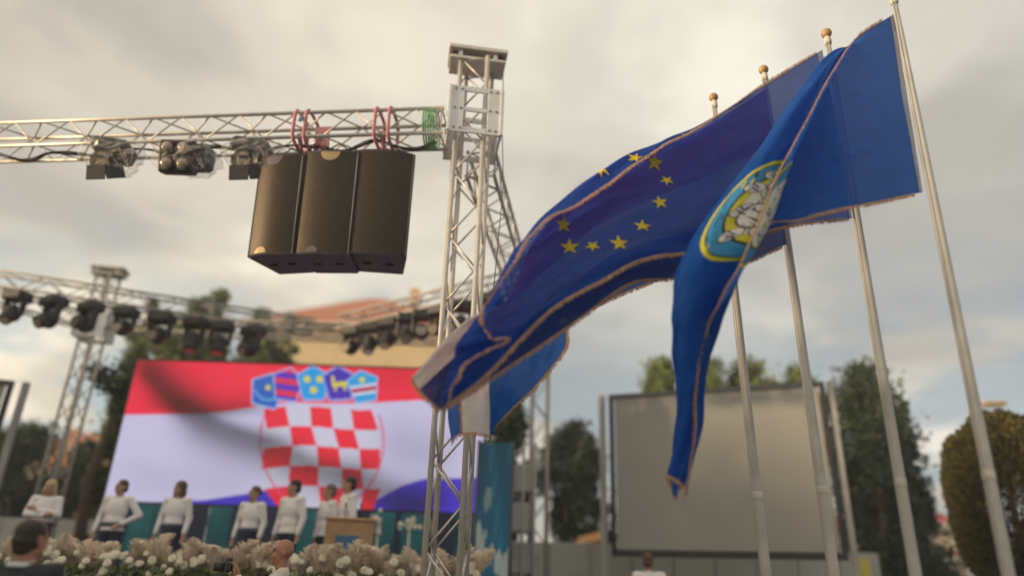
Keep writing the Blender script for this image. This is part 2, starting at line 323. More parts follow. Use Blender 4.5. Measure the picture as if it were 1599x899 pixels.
front = truss('box_truss', ft_r, ft_l, 'silver box truss carrying the hanging loudspeakers and wrapped lamps', 'truss', 'trusses of the stage rig', w=0.4, r=0.024, bay=0.36)
RRX, RRY = at(842, 700, Y=15.2)[0], 15.2
side = truss('box_truss', (TX + 0.10, TY + 0.34, HT - 0.2), (RRX - 0.1, RRY - 0.4, HT - 0.2), 'silver box truss running steeply back from the sharp tower beside the flag', 'truss', 'trusses of the stage rig', bay=0.36)
rlt = at(150, 505, Z=HT)
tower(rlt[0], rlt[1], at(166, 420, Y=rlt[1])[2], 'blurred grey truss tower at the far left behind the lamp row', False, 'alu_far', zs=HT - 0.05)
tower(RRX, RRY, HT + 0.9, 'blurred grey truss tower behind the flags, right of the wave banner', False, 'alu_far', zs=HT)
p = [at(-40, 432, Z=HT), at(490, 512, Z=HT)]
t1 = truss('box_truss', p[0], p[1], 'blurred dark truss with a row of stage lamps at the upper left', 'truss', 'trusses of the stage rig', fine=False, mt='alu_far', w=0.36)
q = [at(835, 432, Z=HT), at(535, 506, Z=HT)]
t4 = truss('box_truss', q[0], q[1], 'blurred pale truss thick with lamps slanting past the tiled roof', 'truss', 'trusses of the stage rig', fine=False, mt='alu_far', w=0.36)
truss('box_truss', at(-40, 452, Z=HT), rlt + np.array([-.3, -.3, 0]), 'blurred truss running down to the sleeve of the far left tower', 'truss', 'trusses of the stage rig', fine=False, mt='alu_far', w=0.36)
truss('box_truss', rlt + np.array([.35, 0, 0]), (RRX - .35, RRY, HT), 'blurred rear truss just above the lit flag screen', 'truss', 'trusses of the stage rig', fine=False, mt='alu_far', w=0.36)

# slings, straps, cables at the front truss
def along(k): return ft_r + (ft_l - ft_r) * k
def k_at(px):  # fraction of the front truss under photo column px
    best = min(range(0, 1001), key=lambda i: abs(((along(i / 1000) - C_O) @ C_R) / ((along(i / 1000) - C_O) @ C_F) * FPX + PW / 2 - px)); return best / 1000
fd, fa, fb, fl = frame_of(ft_r, ft_l)
def sling(px, label, drop, spread=0.06, tagc=None):
    c = along(k_at(px)); t = thing('lifting_sling', c, label, 'sling', 'pink slings on the front truss')
    for s in (-1, 1):
        pts = []
        for i in range(25):
            a_ = 2 * math.pi * i / 24; pts.append(c + fa * 0.232 * math.copysign(abs(math.cos(a_)) ** .5, math.cos(a_)) + fb * 0.232 * math.copysign(abs(math.sin(a_)) ** .5, math.sin(a_)) + fd * spread * s)
        MB().tube(pts, 0.022, 8).build('loop', M['pink'], t, True)
    MB().tube([c + fa * .2 - np.array([0, 0, .15]), c + fa * .1 + np.array([0, 0, -.22]), c + np.array([0, 0, -drop])], [.024, .03, .02], 8).build('tail', M['pink'], t, True)
    MB().tube([c - fa * .2 - np.array([0, 0, .15]), c - fa * .1 + np.array([0, 0, -.22]), c + np.array([0.01, 0, -drop])], [.024, .03, .02], 8).build('tail', M['pink'], t, True)
    if tagc: MB().box(c + np.array([0, -.26, .02]), (.05, .012, .07), ry(.3), bev=.003).build('tag', M['bluetag'], t)
    return t
sling(478, 'pink lifting sling with a blue tag, leftmost on the loudspeaker truss', .36, .07, True)
sling(603, 'pink lifting sling with long tails above the right loudspeaker', .36, .085)
c = along(k_at(503)); t = thing('lifting_sling', c, 'loose bundle of pink webbing between the two slings on the truss', 'sling', 'pink slings on the front truss')
for i in range(6):
    x = (i - 2.5) * .032; MB().tube([c + fd * x + np.array([0, .12, .16]), c + fd * (x + .01) + np.array([0, .02, .02]), c + fd * (x - .01) + np.array([0, .04, -.2 - .03 * (i % 3)])], .016, 6).build('strand', M['pink'], t, True)
c = along(0.012) + np.array([-.03, 0, 0]); m = MB()
for i in range(5): m.tube([c + fd * (.03 * i) + fa * .24 * math.cos(a_) + fb * .26 * math.sin(a_) for a_ in np.linspace(0, 2 * math.pi, 22)], .011, 6)
tag(m.build('ratchet_strap', M['green'], None, True), 'green strap wound round the truss end beside the tower sleeve', 'strap')
x0 = at(706, 240, Y=7.15); x1 = at(660, 899, Y=7.15)
tag(MB().tube([x0 + np.array([0, 0, .05]), x0 * .6 + x1 * .4 + np.array([.02, 0, 0]), x1 * np.array([1, 1, 0])], .012, 8).build('power_cable', M['cable'], None, True), 'dark cable hanging down the left side of the sharp tower', 'cable')
x0 = at(709, 182, Y=7.2); m = MB().tube([x0, x0 + np.array([0, 0, .38])], .008, 6); m.ell(x0 + np.array([0, 0, .38]), .016, 8, 6); m.ell(x0 + np.array([0, 0, .25]), .013, 8, 6); m.cyl(x0 + np.array([0, 0, -.05]), x0, .014)
tag(m.build('antenna', M['cable'], None, True), 'thin dark rod standing left of the tower head block', 'antenna')
x0 = at(786, 112, Y=7.1); tag(MB().tube([x0, x0 * .5 + at(786, 290, Y=7.1) * .5 + np.array([-.015, 0, 0]), at(786, 290, Y=7.1), at(770, 460, Y=7.2)], .006, 6).build('hoist_chain', M['steel'], None, True), 'thin hoist chain hanging right of the sharp tower', 'chain')

# cables strapped along the loudspeaker truss
m = MB(); cp = []
for i in range(90):
    k = .015 + .97 * i / 89; cp.append(along(k) - fb * .215 * (1 if fb[2] > 0 else -1) + fa * (.08 * math.sin(i * .5)) + np.array([0, 0, -.03 * abs(math.sin(i * .35)) + .03]))
for o in (0, .022, .04): m.tube([q_ + np.array([0, o, .012 * math.sin(40 * o + j * .8)]) for j, q_ in enumerate(cp)], .009, 6)
tag(m.build('cable_bundle', M['cable'], None, True), 'dark cable bundle lying along the loudspeaker truss', 'cable')
# ------------------------------------------------------------------ hanging loudspeakers
def speaker(pxl, pxr, yt, yb, Y, yaw, label, badges, taper=1.0):
    P0 = at((pxl + pxr) / 2, (yt + yb) / 2, Y=Y); w = (at(pxr, (yt + yb) / 2, Y=Y) - at(pxl, (yt + yb) / 2, Y=Y))[0] * 1.0
    h = (at((pxl + pxr) / 2, yt, Y=Y) - at((pxl + pxr) / 2, yb, Y=Y))[2]
    t = thing('loudspeaker', P0 - np.array([0, 0, h / 2]), label, 'loudspeaker', 'loudspeakers hanging from the truss', yaw); t.rotation_euler = (R(5), 0, yaw)
    d = 0.62; bul = 0.058; nb = 14
    prof = [(-w / 2 + w * i / nb, -bul * (1 - (2 * i / nb - 1) ** 2)) for i in range(nb + 1)]
    back = [(w / 2, .05), (w / 2 * .80, d), (-w / 2 * .80, d), (-w / 2, .05)]
    def ext(poly, z0, z1, mi=0, name='', mt=None, smooth=False):
        m = MB(); n = len(poly); vs = [(x, y, z0) for x, y in poly] + [(x, y, z1) for x, y in poly]
        m.add(vs, [(i, (i + 1) % n, n + (i + 1) % n, n + i) for i in range(n)] + [tuple(range(n - 1, -1, -1)), tuple(range(n, 2 * n))]); return link(name, m.mesh(name, mt, smooth), t, local=True)
    cab = ext(prof + back, 0, h, 0, 'cabinet', M['cab'])
    e = 0.018; m = MB(); gp = [(x * (1 - 2 * e / w) , y - .014) for x, y in prof]; zs_ = np.linspace(e, h - e, 14)
    vs = [(x, y, z) for z in zs_ for x, y in gp]; nn = len(gp); m.add(vs, [(j * nn + i, j * nn + i + 1, (j + 1) * nn + i + 1, (j + 1) * nn + i) for j in range(13) for i in range(nn - 1)])
    rim = [(x, y - .001, z) for x, y, z in [(gp[i][0], gp[i][1], zs_[0]) for i in range(nn)]]
    link('grille', m.mesh('grille', M['grille'], True), t, local=True)
    m = MB()
    for sx in (-1, 1): m.box((sx * (w / 2 - .008), -.006, h / 2), (.012, .022, h))
    m.tube([(x, y - .016, .008) for x, y in gp], .006, 6); m.tube([(x, y - .016, h - .008) for x, y in gp], .006, 6)
    link('trim', m.mesh('trim', M['cable'], False), t, local=True)
    m = MB(); m.tube([(w / 2 - .016, -.02, .02), (w / 2 - .016, -.02, h - .02)], .0035, 6); link('edge_line', m.mesh('edge_line', M['piping'], True), t, local=True)
    for fx, top, br in badges:          # half-disc badges clipped by the cabinet edge
        m = MB(); rr_ = .115 if top else .075; cz = h - e - .002 if top else e + .002; vs = []; fs = []
        for j in range(7):
            for i in range(17):
                a_ = math.pi * i / 16; r_ = rr_ * j / 6; x = fx * w / 2 + r_ * math.cos(a_); zz_ = cz - (1 if top else -1) * r_ * math.sin(a_); x = max(-w / 2 + .02, min(w / 2 - .02, x)); u_ = 2 * x / w; vs.append((x, -bul * (1 - u_ * u_) - .019, zz_))
        fs = [(j * 17 + i, j * 17 + i + 1, (j + 1) * 17 + i + 1, (j + 1) * 17 + i) for j in range(6) for i in range(16)]
        m.add(vs, fs); link('badge', m.mesh('badge', M['badge'] if br else M['cab'], True), t, local=True)
    for sx in (-.2, .2):
        m = MB(); m.ell((sx * w, d * .45, -.004), (.055, .03, .012), 12, 6); link('handle_slot', m.mesh('handle_slot', M['slot'], True), t, local=True)
    m = MB()
    for sx in (-.3, .3): m.box((sx * w, d * .35, h + .03), (.03, .16, .07), bev=.006); m.tube([(sx * w, d * .35, h + .05), (sx * w * .5, d * .3, h + .16), (0, d * .3, h + .22)], .009, 6)
    link('rigging_bracket', m.mesh('rigging_bracket', M['steel'], False), t, local=True)
    return t
speaker(398, 474, 250, 398, 7.34, R(-12), 'leftmost of three hanging black loudspeakers, gold light on its grille', [(-.25, True, False), (-.35, False, True)])
speaker(469, 557, 244, 397, 7.28, R(-4), 'middle of three hanging black loudspeakers, pale badge at its top edge', [(0, True, True), (-.3, False, False)])
speaker(552, 642, 244, 397, 7.30, R(5), 'rightmost of three hanging black loudspeakers, all dark', [])

# ------------------------------------------------------------------ lamps on the front truss
def sheet_cover(t, c, size, seed, mt='plastic'):
    r_ = np.random.default_rng(seed); m = MB(); nu, nv = 26, 14; vs = []
    for j in range(nv + 1):
        for i in range(nu):
            a_ = 2 * math.pi * i / nu; ph = math.pi * (j / nv) - math.pi / 2; q_ = 1 + .16 * math.sin(3 * a_ + seed) * math.cos(ph) + r_.normal(0, .07)
            vs.append(np.array(c) + np.array(size) * q_ * np.array([math.cos(ph) * math.cos(a_), math.cos(ph) * math.sin(a_), math.sin(ph)]))
    m.add(vs, [(j * nu + i, j * nu + (i + 1) % nu, (j + 1) * nu + (i + 1) % nu, (j + 1) * nu + i) for j in range(nv) for i in range(nu)])
    return m.build('rain_cover', M[mt], t, False)
def wrapped_lamp(px, py, label, kind, seed):
    k = k_at(px); base = along(k) + np.array([0, -.05, -.2]); c = at(px, py, Y=base[1] - .1); t = thing('stage_lamp', c, label, 'stage lamp', 'lamps wrapped in plastic on the front truss')
    MB().box((c[0], base[1], base[2] + .02), (.09, .12, .09), bev=.01).build('clamp', M['black'], t)
    m = MB()
    if kind == 'barn':
        m.box(c + np.array([0.0, .02, .10]), (.38, .26, .15), ry(.12), bev=.04); m.box(c + np.array([.13, .05, .02]), (.12, .2, .13), ry(.3), bev=.03); m.build('base', M['black'], t)
        m = MB(); m.cyl(c + np.array([-.03, .10, -.03]), c + np.array([-.04, -.06, -.10]), .10, .115, 20); m.build('head', M['black'], t, True)
        MB().cyl(c + np.array([-.04, -.061, -.10]), c + np.array([-.041, -.066, -.102]), .095, n=20).build('lens', M['lens'], t, True)
        MB().box(c + np.array([-.035, -.09, -.245]), (.19, .008, .15), rx(.25) @ ry(-.06), bev=.003).build('barn_door', M['black'], t)
        MB().box(c + np.array([.12, -.05, -.20]), (.17, .008, .16), rz(.5) @ ry(-.4), bev=.003).build('barn_door', M['black'], t)
        MB().box(c + np.array([-.05, -.09, -.05]), (.20, .008, .10), rx(-.9), bev=.003).build('barn_door', M['black'], t)
        MB().ell(c + np.array([-.03, -.10, -.145]), (.03, .01, .006), 8, 5).build('catch', M['piping'], t, True)
    else:
        m.box(c + np.array([.03, .10, .06]), (.40, .2, .26), bev=.03); m.box(c + np.array([.19, .08, .02]), (.13, .2, .2), bev=.03); m.build('base', M['black'], t)
        m = MB(); q_ = rx(.32); m.box(c + np.array([-.02, -.04, -.03]), (.34, .16, .33), q_, bev=.02); m.build('head', M['black'], t)
        for sx in (-.075, .085):
            for sz in (-.078, .08):
                o = c + np.array([-.02, -.04, -.03]) + q_ @ np.array([sx, -.085, sz]); n_ = q_ @ np.array([0, -1, 0]); m = MB(); m.cyl(o, o + n_ * .02, .066, n=20); rg = m.build('lens_ring', M['steel'], t, True)
                MB().ell(o + n_ * .018, (.055, .055, .022), 16, 8, rot=q_ @ rx(math.pi / 2)).build('lens', M['lens'], rg, True)
    for s in (-1, 1): MB().tube([c + np.array([s * .15, .08, .1]), c + np.array([s * .19, .04, 0]), c + np.array([s * .14, .02, -.08])], .014, 6).build('yoke_arm', M['black'], t, True)
    sheet_cover(t, c + np.array([.06, 0, -.01]), (.30, .2, .17), seed)
    m = MB(); r_ = random.Random(seed)
    for i in range(3):
        pts = [c + np.array([.12 + .15 * math.sin(q_ * 2.4 + i) , -.1 + .03 * i, .05 - .22 * math.sin(q_ * math.pi / 1.2)]) * np.array([1, 1, 1]) for q_ in np.linspace(0, 1.1, 10)]; m.tube(pts, .005, 5)
    m.build('loose_plastic', M['plastic'], t, True)
    t.scale = (1.22,) * 3
    return t
wrapped_lamp(172, 244, 'plastic wrapped stage lamp with barn doors, leftmost on the near truss', 'barn', 3)
wrapped_lamp(286, 246, 'stage lamp with four round lenses in plastic on the near truss', 'quad', 5)
wrapped_lamp(390, 244, 'plastic wrapped stage lamp with barn doors beside the left loudspeaker', 'barn', 9)

# moving heads on the rear trusses
def moving_head():
    t = thing('moving_head_lamp', (0, 0, 0), '', 'stage lamp')
    def ln(n, m, mt, s=False): return link(n, m.mesh(n, M[mt], s), t, local=True)
    ln('base', MB().box((0, 0, -.09), (.42, .34, .18), bev=.03), 'black'); ln('clamp', MB().box((0, 0, .03), (.2, .08, .1), bev=.01), 'steel')
    for s in (-1, 1): ln('yoke_arm', MB().box((s * .18, 0, -.32), (.06, .14, .32), ry(s * .06), bev=.025), 'black')
    m = MB(); q_ = rx(.5); m.ell((0, 0, -.42), (.145, .145, .17), 16, 10, rot=q_); m.cyl((0, -.03, -.44), (0, -.13, -.60), .13, .12, 18); ln('head', m, 'black', True)
    m = MB(); m.cyl((0, -.13, -.60), (0, -.135, -.606), .105, n=18); ln('lens', m, 'lens', True); return t
mh = moving_head(); first = True
def hang(px, py, a0, a1, label, yaw, group, s=1.0):
    global first
    k = min((i / 400 for i in range(401)), key=lambda u: abs(((a0 + (a1 - a0) * u - C_O) @ C_R) / ((a0 + (a1 - a0) * u - C_O) @ C_F) * FPX + PW / 2 - px)); c = a0 + (a1 - a0) * k
    o = mh if first else copy_tree(mh); first = False
    o.location = c + np.array([0, -.1, -.2]); o.rotation_euler = (0, 0, yaw); o.scale = (s,) * 3; tag(o, label, 'stage lamp', group)
    al = random.uniform(-.9, .5); pv = Vector((0, 0, -.42)); rm_ = Matrix.Rotation(al, 4, 'X')
    for ch in o.children:
        if ch.name.split('.')[0] in ('head', 'lens'): ch.matrix_basis = Matrix.Translation(pv - rm_ @ pv) @ rm_
    return o
ordl = ['leftmost', 'second', 'third', 'fourth', 'fifth', 'sixth', 'seventh', 'eighth']
for i, px in enumerate((40, 97, 153, 207, 262, 315, 355, 402)):
    hang(px, 0, p[0], p[1], f'black moving head lamp, {ordl[i]} from the left on the upper left truss', random.uniform(-.6, .6), 'lamps on the upper left truss', 1.0 + .15 * random.random())
for i, px in enumerate((556, 584, 612, 640, 664, 690, 722, 768)):
    hang(px, 0, q[1], q[0], f'grey moving head lamp, {ordl[i]} in the row right of the tiled roof', random.uniform(-.6, .6), 'lamps on the right truss', 1.0)

# ------------------------------------------------------------------ flagpoles
POLES = [(at(1393, -14, Z=6.55), 'nearest flagpole at the right edge, its gold ball cut by the frame'), (at(1290, 50, Z=6.5), 'second flagpole from the right, bright gold ball beside the blue city flag'),
         (at(1192, 107, Z=6.5), 'third flagpole from the right, gold ball above the star flag'), (at(1114, 150, Z=6.5), 'farthest and leftmost flagpole with a dark brown ball')]
POLE_B = [(1575, 899), (1430, 899), (1303, 899), (1197, 899)]
for i, (tp, lb) in enumerate(POLES):
    b = at(*POLE_B[i], Y=tp[1]); bt = tp + (b - tp) * (tp[2] / (tp[2] - b[2])); bt[2] = 0.0
    t = thing('flagpole', bt, lb, 'flagpole', 'flagpoles in a row'); d = tp - bt; ln = np.linalg.norm(d); d /= ln
    MB().tube([bt + d * s for s in (0, 1.5, 3.0, 4.4, 5.6, ln - .10)], [.042, .041, .038, .034, .029, .024], 20).build('mast', M['pole'], t, True)
    MB().tube([bt + d * s for s in (2.2, 2.21, 2.25, 2.26)], [.040, .0425, .0425, .040], 18).build('collar', M['frame'], t, True)
    MB().box(bt + d * 1.2 + np.array([-.055, -.03, 0]), (.02, .02, .14), bev=.004).build('cleat', M['steel'], t)
    MB().ell(tp - d * .02, .050, 20, 14).build('ball', M['gold'], t, True)
    MB().tube([tp - d * s for s in (.16, .13, .09, .06)], [.03, .036, .034, .02], 14).build('truck', M['frame'], t, True)
    MB().tube([bt + d * 1.2 + np.array([-.06, -.03, 0]), bt + d * 3.5 + np.array([-.055, -.03, 0]), tp - d * .12 + np.array([-.03, -.02, 0])], .004, 6).build('halyard', M['rope'], t, True)
    MB().cyl(bt + np.array([0, 0, 0.001]), bt + np.array([0, 0, .05]), .14, .13, 20).build('foot', M['steel'], t, True)

# ------------------------------------------------------------------ flags: folded sheets lofted through cross-sections
def cr(P, t):
    """Catmull-Rom along axis 0 of P at parameters t"""
    n = len(P); t = np.clip(np.asarray(t, float), 0, n - 1 - 1e-9); i = np.floor(t).astype(int); f = (t - i)[:, None, None] if P.ndim == 3 else (t - i)[:, None]
    def g(k): return P[np.clip(k, 0, n - 1)]
    a = np.where(((i - 1) < 0).reshape(f.shape), 2 * g(i) - g(i + 1), g(i - 1)); d = np.where(((i + 2) > n - 1).reshape(f.shape), 2 * g(i + 1) - g(i), g(i + 2)); b, c = g(i), g(i + 1)
    return 0.5 * (2 * b + (c - a) * f + (2 * a - 5 * b + 4 * c - d) * f ** 2 + (3 * b - a - 3 * c + d) * f ** 3)
class Flag:
    def __init__(s, name, net, label, mt, seed, wr=0.007, tubes=None):
        s.P = np.array([[at(x, y, Y=Y) for x, y, Y in row] for row in net]); s.S, s.C = s.P.shape[:2]; s.seed = seed; s.wr = wr
        s.t = thing(name, s.P[0, 0] * [1, 1, 1], label, 'flag', 'flags on the flagpoles'); s.mt = mt
    def raw(s, a, c):
        a = np.atleast_1d(a).astype(float); c = np.atleast_1d(c).astype(float); rows = cr(s.P, a); out = np.empty((len(a), 3))
        n = s.C; cc = np.clip(c, 0, n - 1 - 1e-9); i = np.floor(cc).astype(int); f = (cc - i)[:, None]; k = np.arange(len(a))
        def g(j): return rows[k, np.clip(j, 0, n - 1)]
        A = np.where((i - 1 < 0)[:, None], 2 * g(i) - g(i + 1), g(i - 1)); D = np.where((i + 2 > n - 1)[:, None], 2 * g(i + 1) - g(i), g(i + 2)); B, Cc = g(i), g(i + 1)
        return 0.5 * (2 * B + (Cc - A) * f + (2 * A - 5 * B + 4 * Cc - D) * f ** 2 + (3 * B - A - 3 * Cc + D) * f ** 3)
    def jac(s, a, c, h=.02):
        a = np.atleast_1d(a).astype(float); c = np.atleast_1d(c).astype(float); a0, a1 = np.clip(a - h, 0, s.S - 1), np.clip(a + h, 0, s.S - 1); c0, c1 = np.clip(c - h, 0, s.C - 1), np.clip(c + h, 0, s.C - 1)
        return (s.raw(a1, c) - s.raw(a0, c)) / (a1 - a0)[:, None], (s.raw(a, c1) - s.raw(a, c0)) / (c1 - c0)[:, None]
    def nrm(s, a, c):
        da, dc = s.jac(a, c); n = np.cross(da, dc); return n / (np.linalg.norm(n, axis=1)[:, None] + 1e-9)
    def pos(s, a, c, off=0.0):
        a = np.atleast_1d(a).astype(float); c = np.atleast_1d(c).astype(float); p = s.raw(a, c); n = s.nrm(a, c); q = s.seed
        amp = s.wr * np.clip(a / 1.2, 0.15, 1)
        w = amp * (np.sin(2.3 * c + 1.1 * a + q) * .8 + .7 * np.sin(4.1 * c - 1.7 * a + 2 * q) + .5 * np.sin(7.3 * c + 2.9 * a + 3 * q) + .35 * np.sin(1.1 * c + 6.7 * a + q)) + amp * .9 * (1 - np.abs(np.sin(2.7 * c - .55 * a + q))) ** 5 - amp * .7 * (1 - np.abs(np.sin(1.9 * c + .5 * a + 2.2 * q))) ** 6
        return p + n * (w + off)[:, None] if np.ndim(w) else p
    def sheet(s, name, a0, a1, c0, c1, na, nc, mt, off=0.0):
        A, Cc = np.meshgrid(np.linspace(a0, a1, na + 1), np.linspace(c0, c1, nc + 1), indexing='ij'); v = s.pos(A.ravel(), Cc.ravel(), off); m = MB(); k = nc + 1
        m.add(v, [(i * k + j, i * k + j + 1, (i + 1) * k + j + 1, (i + 1) * k + j) for i in range(na) for j in range(nc)]); return m.build(name, M[mt], s.t, True)
    def patch(s, name, poly, mt, off=.003, cuts=3, parent=None, both=True):
        import bmesh
        bm = bmesh.new(); bm.faces.new([bm.verts.new((x, y, 0)) for x, y in poly]); bmesh.ops.triangulate(bm, faces=bm.faces)
        for _ in range(cuts):
            es = [e for e in bm.edges if e.calc_length() > .10]
            if es: bmesh.ops.subdivide_edges(bm, edges=es, cuts=1)
        bmesh.ops.triangulate(bm, faces=bm.faces); bm.verts.index_update(); uv = np.array([v.co[:2] for v in bm.verts]); fs = [[v.index for v in f.verts] for f in bm.faces]; bm.free()
        uv[:, 0] = np.clip(uv[:, 0], 0.01, s.S - 1.01); uv[:, 1] = np.clip(uv[:, 1], .02, s.C - 1.02); m = MB()
        for o in ((off, -off) if both else (off,)): m.add(s.pos(uv[:, 0], uv[:, 1], o), fs)
        return m.build(name, M[mt], parent or s.t, True)
    def star(s, a, c, r, ang=0.0, mt='starc'):
        da, dc = s.jac(a, c); da, dc = da[0], dc[0]; up = np.array([0, 0, 1.0]); n = np.cross(da, dc); n /= np.linalg.norm(n); e2 = up - n * (up @ n); e2 /= np.linalg.norm(e2); e1 = np.cross(e2, n); J = np.linalg.pinv(np.stack([da, dc], 1)); poly = []
        for i in range(10):
            q = ang + math.pi / 2 + i * math.pi / 5; rr = r if i % 2 == 0 else r * .40; d = J @ (e1 * rr * math.cos(q) + e2 * rr * math.sin(q)); poly.append((a + d[0], c + d[1]))
        r *= 1.0; return s.patch('star', poly, mt, .004, 2)
    def fringe(s, ac, w=.034, dens=620):
        """ac: list of (a, c, outward da, outward dc)"""
        ac = np.array(ac, float); p = s.pos(ac[:, 0], ac[:, 1]); L_ = np.concatenate([[0], np.cumsum(np.linalg.norm(np.diff(p, axis=0), axis=1))]); n = int(L_[-1] * dens); r_ = np.random.default_rng(int(s.seed * 10)); m = MB()
        tt = np.sort(r_.uniform(0, L_[-1], n)); A = np.interp(tt, L_, ac[:, 0]); Cc = np.interp(tt, L_, ac[:, 1]); oa = np.interp(tt, L_, ac[:, 2]); oc = np.interp(tt, L_, ac[:, 3]); P = s.pos(A, Cc); da, dc = s.jac(A, Cc)
        o = da * oa[:, None] + dc * oc[:, None]; o /= np.linalg.norm(o, axis=1)[:, None] + 1e-9; T = np.gradient(P, axis=0); T /= np.linalg.norm(T, axis=1)[:, None] + 1e-9; nn = s.nrm(A, Cc)
        o = o + np.array([0, 0, -.35]) + r_.normal(0, .22, o.shape); o /= np.linalg.norm(o, axis=1)[:, None]
        ln = w * r_.uniform(.55, 1.15, n)[:, None]; h = T * .0022; b0 = P + nn * r_.normal(0, .005, n)[:, None] - o * .006; e = b0 + o * ln; vs = np.stack([b0 - h, b0 + h, e + h * .5, e - h * .5], 1).reshape(-1, 3); m.add(vs, [(4 * i, 4 * i + 1, 4 * i + 2, 4 * i + 3) for i in range(n)])
        pts = s.pos(np.interp(np.linspace(0, L_[-1], 120), L_, ac[:, 0]), np.interp(np.linspace(0, L_[-1], 120), L_, ac[:, 1])); m.tube(pts, .004, 6); return m.build('fringe', M['fringe'], s.t, True)
def lin(a, b, n): return [tuple(np.array(a) + (np.array(b) - np.array(a)) * k / (n - 1)) for k in range(n)]
def edge(axis, v, lo, hi, n, oa, oc): return [((v, t, oa, oc) if axis == 'a' else (t, v, oa, oc)) for t in np.linspace(lo, hi, n)]

# nearest: the city flag
A = Flag('city_flag', [
    lin((1441, 300, 4.93), (1396, 22, 4.93), 7),
    [(1388, 311, 4.90), (1368, 240, 4.92), (1350, 170, 4.93), (1322, 84, 4.90), (1324, 73, 4.86), (1335, 70, 4.86), (1332, 66, 4.80)],
    [(1336, 322, 4.90), (1305, 262, 4.95), (1275, 205, 4.95), (1244, 150, 4.83), (1262, 140, 4.72), (1286, 146, 4.74), (1277, 150, 4.66)],
    [(1286, 333, 4.90), (1248, 305, 4.96), (1212, 280, 4.96), (1174, 246, 4.78), (1200, 232, 4.62), (1240, 240, 4.68), (1229, 243, 4.57)],
    [(1238, 345, 4.90), (1198, 342, 4.94), (1160, 345, 4.90), (1108, 338, 4.70), (1145, 312, 4.52), (1212, 305, 4.60), (1196, 322, 4.48)],
    [(1192, 353, 4.86), (1150, 380, 4.88), (1108, 405, 4.80), (1060, 420, 4.62), (1100, 398, 4.45), (1180, 384, 4.52), (1160, 405, 4.40)],
    [(1150, 425, 4.82), (1112, 455, 4.84), (1080, 470, 4.78), (1050, 486, 4.68), (1082, 474, 4.54), (1152, 440, 4.58), (1124, 470, 4.48)],
    [(1112, 520, 4.90), (1088, 535, 4.92), (1066, 542, 4.88), (1051, 550, 4.82), (1076, 548, 4.72), (1124, 512, 4.74), (1104, 512, 4.68)],
    [(1094, 605, 4.99), (1076, 612, 5.01), (1062, 614, 4.99), (1056, 616, 4.95), (1074, 620, 4.87), (1102, 590, 4.88), (1088, 600, 4.83)],
    [(1088, 672, 5.08), (1070, 682, 5.10), (1056, 686, 5.08), (1050, 690, 5.04), (1064, 698, 4.99), (1096, 664, 4.99), (1084, 676, 4.95)],
    [(1056, 783, 5.12), (1051, 772, 5.14), (1047, 756, 5.13), (1042, 742, 5.10), (1056, 748, 5.06), (1071, 762, 5.05), (1070, 776, 5.03)]],
    'large plain blue flag with a yellow ringed emblem, nearest on the right pole', 'city', 1.3, .008)
A.sheet('cloth', 0, 10, 0, 6, 220, 120, 'city')
A.patch('hoist_band', [(.0, .02), (.10, .02), (.10, 5.98), (.0, 5.98)], 'hem', .004, 6)
A.fringe(edge('c', 6, .3, 9.9, 200, 0, 1)); A.fringe(edge('c', 0, .25, 9.9, 200, 0, -1)); A.fringe(edge('a', 10, 0, 6, 60, 1, 0))
def ell_sc(a0, c0, ra, rc, n=40, skew=0.0, lo=0, hi=2 * math.pi): return [(a0 + ra * math.cos(t) + skew * math.sin(t), c0 + rc * math.sin(t)) for t in np.linspace(lo, hi, n, endpoint=False)]
EA, EC = 4.25, 5.1
em = A.patch('emblem_ring', ell_sc(EA, EC, 1.12, 1.52), 'lemon', .0030, 4)
for sc_, mt, off in ((.935, 'ink', .0038), (.915, 'skyblue', .0046), (.69, 'ink', .0054), (.655, 'lemon', .0062)):
    A.patch({'ink': 'outline', 'skyblue': 'emblem_field', 'lemon': 'emblem_oval'}[mt], ell_sc(EA, EC, 1.12 * sc_, 1.52 * sc_), mt, off, 4, em)
# the white carved figure on it: lobes with black outlines and strokes
A.patch('figure_ground', ell_sc(EA - .03, EC + .12, .70, .92), 'greyw', .0064, 4, em)
lobes = []
for k in range(9): lobes.append((3.42 + .17 * k, 4.55 + .35 * math.sin(2.2 * k), .12, .26, .7 * math.sin(1.7 * k)))
for k in range(8): lobes.append((3.55 + .18 * k, 5.0 + .2 * math.sin(3.1 * k + 1), .13, .30, .6 * math.cos(2.1 * k)))
for k in range(7): lobes.append((3.60 + .20 * k, 5.45 + .12 * math.sin(2.7 * k), .13, .28, -.6 * math.sin(1.3 * k)))
lobes.append((4.42, 4.55, .24, .34, .1))
for i, (a_, c_, ra, rc, th) in enumerate(lobes):
    a_, c_, ra, rc = EA + (a_ - EA) * .86, EC + (c_ - EC) * .84, ra * .88, rc * .9
    def lob(k, n=18): return [(a_ + k * (ra * math.cos(t) * math.cos(th) - .5 * rc * math.sin(t) * math.sin(th)), c_ + k * (rc * math.sin(t) * math.cos(th) + ra * math.cos(t) * math.sin(th))) for t in np.linspace(0, 2 * math.pi, n, endpoint=False)]
    A.patch('outline', lob(1.10), 'ink', .0066 + i * .00014, 3, em); A.patch('figure_lobe', lob(.98), 'greyw', .0067 + i * .00014, 3, em)
    for j in (-.35, .25):
        st = [(a_ + j * ra * 1.1 + .05 * math.sin(3 * x), c_ + x * rc) for x in np.linspace(-.6, .55, 7)]; A.patch('stroke', st + [(x + .028 * math.sin(math.pi * k / 6), y) for k, (x, y) in reversed(list(enumerate(st)))], 'ink', .0106, 2, em)

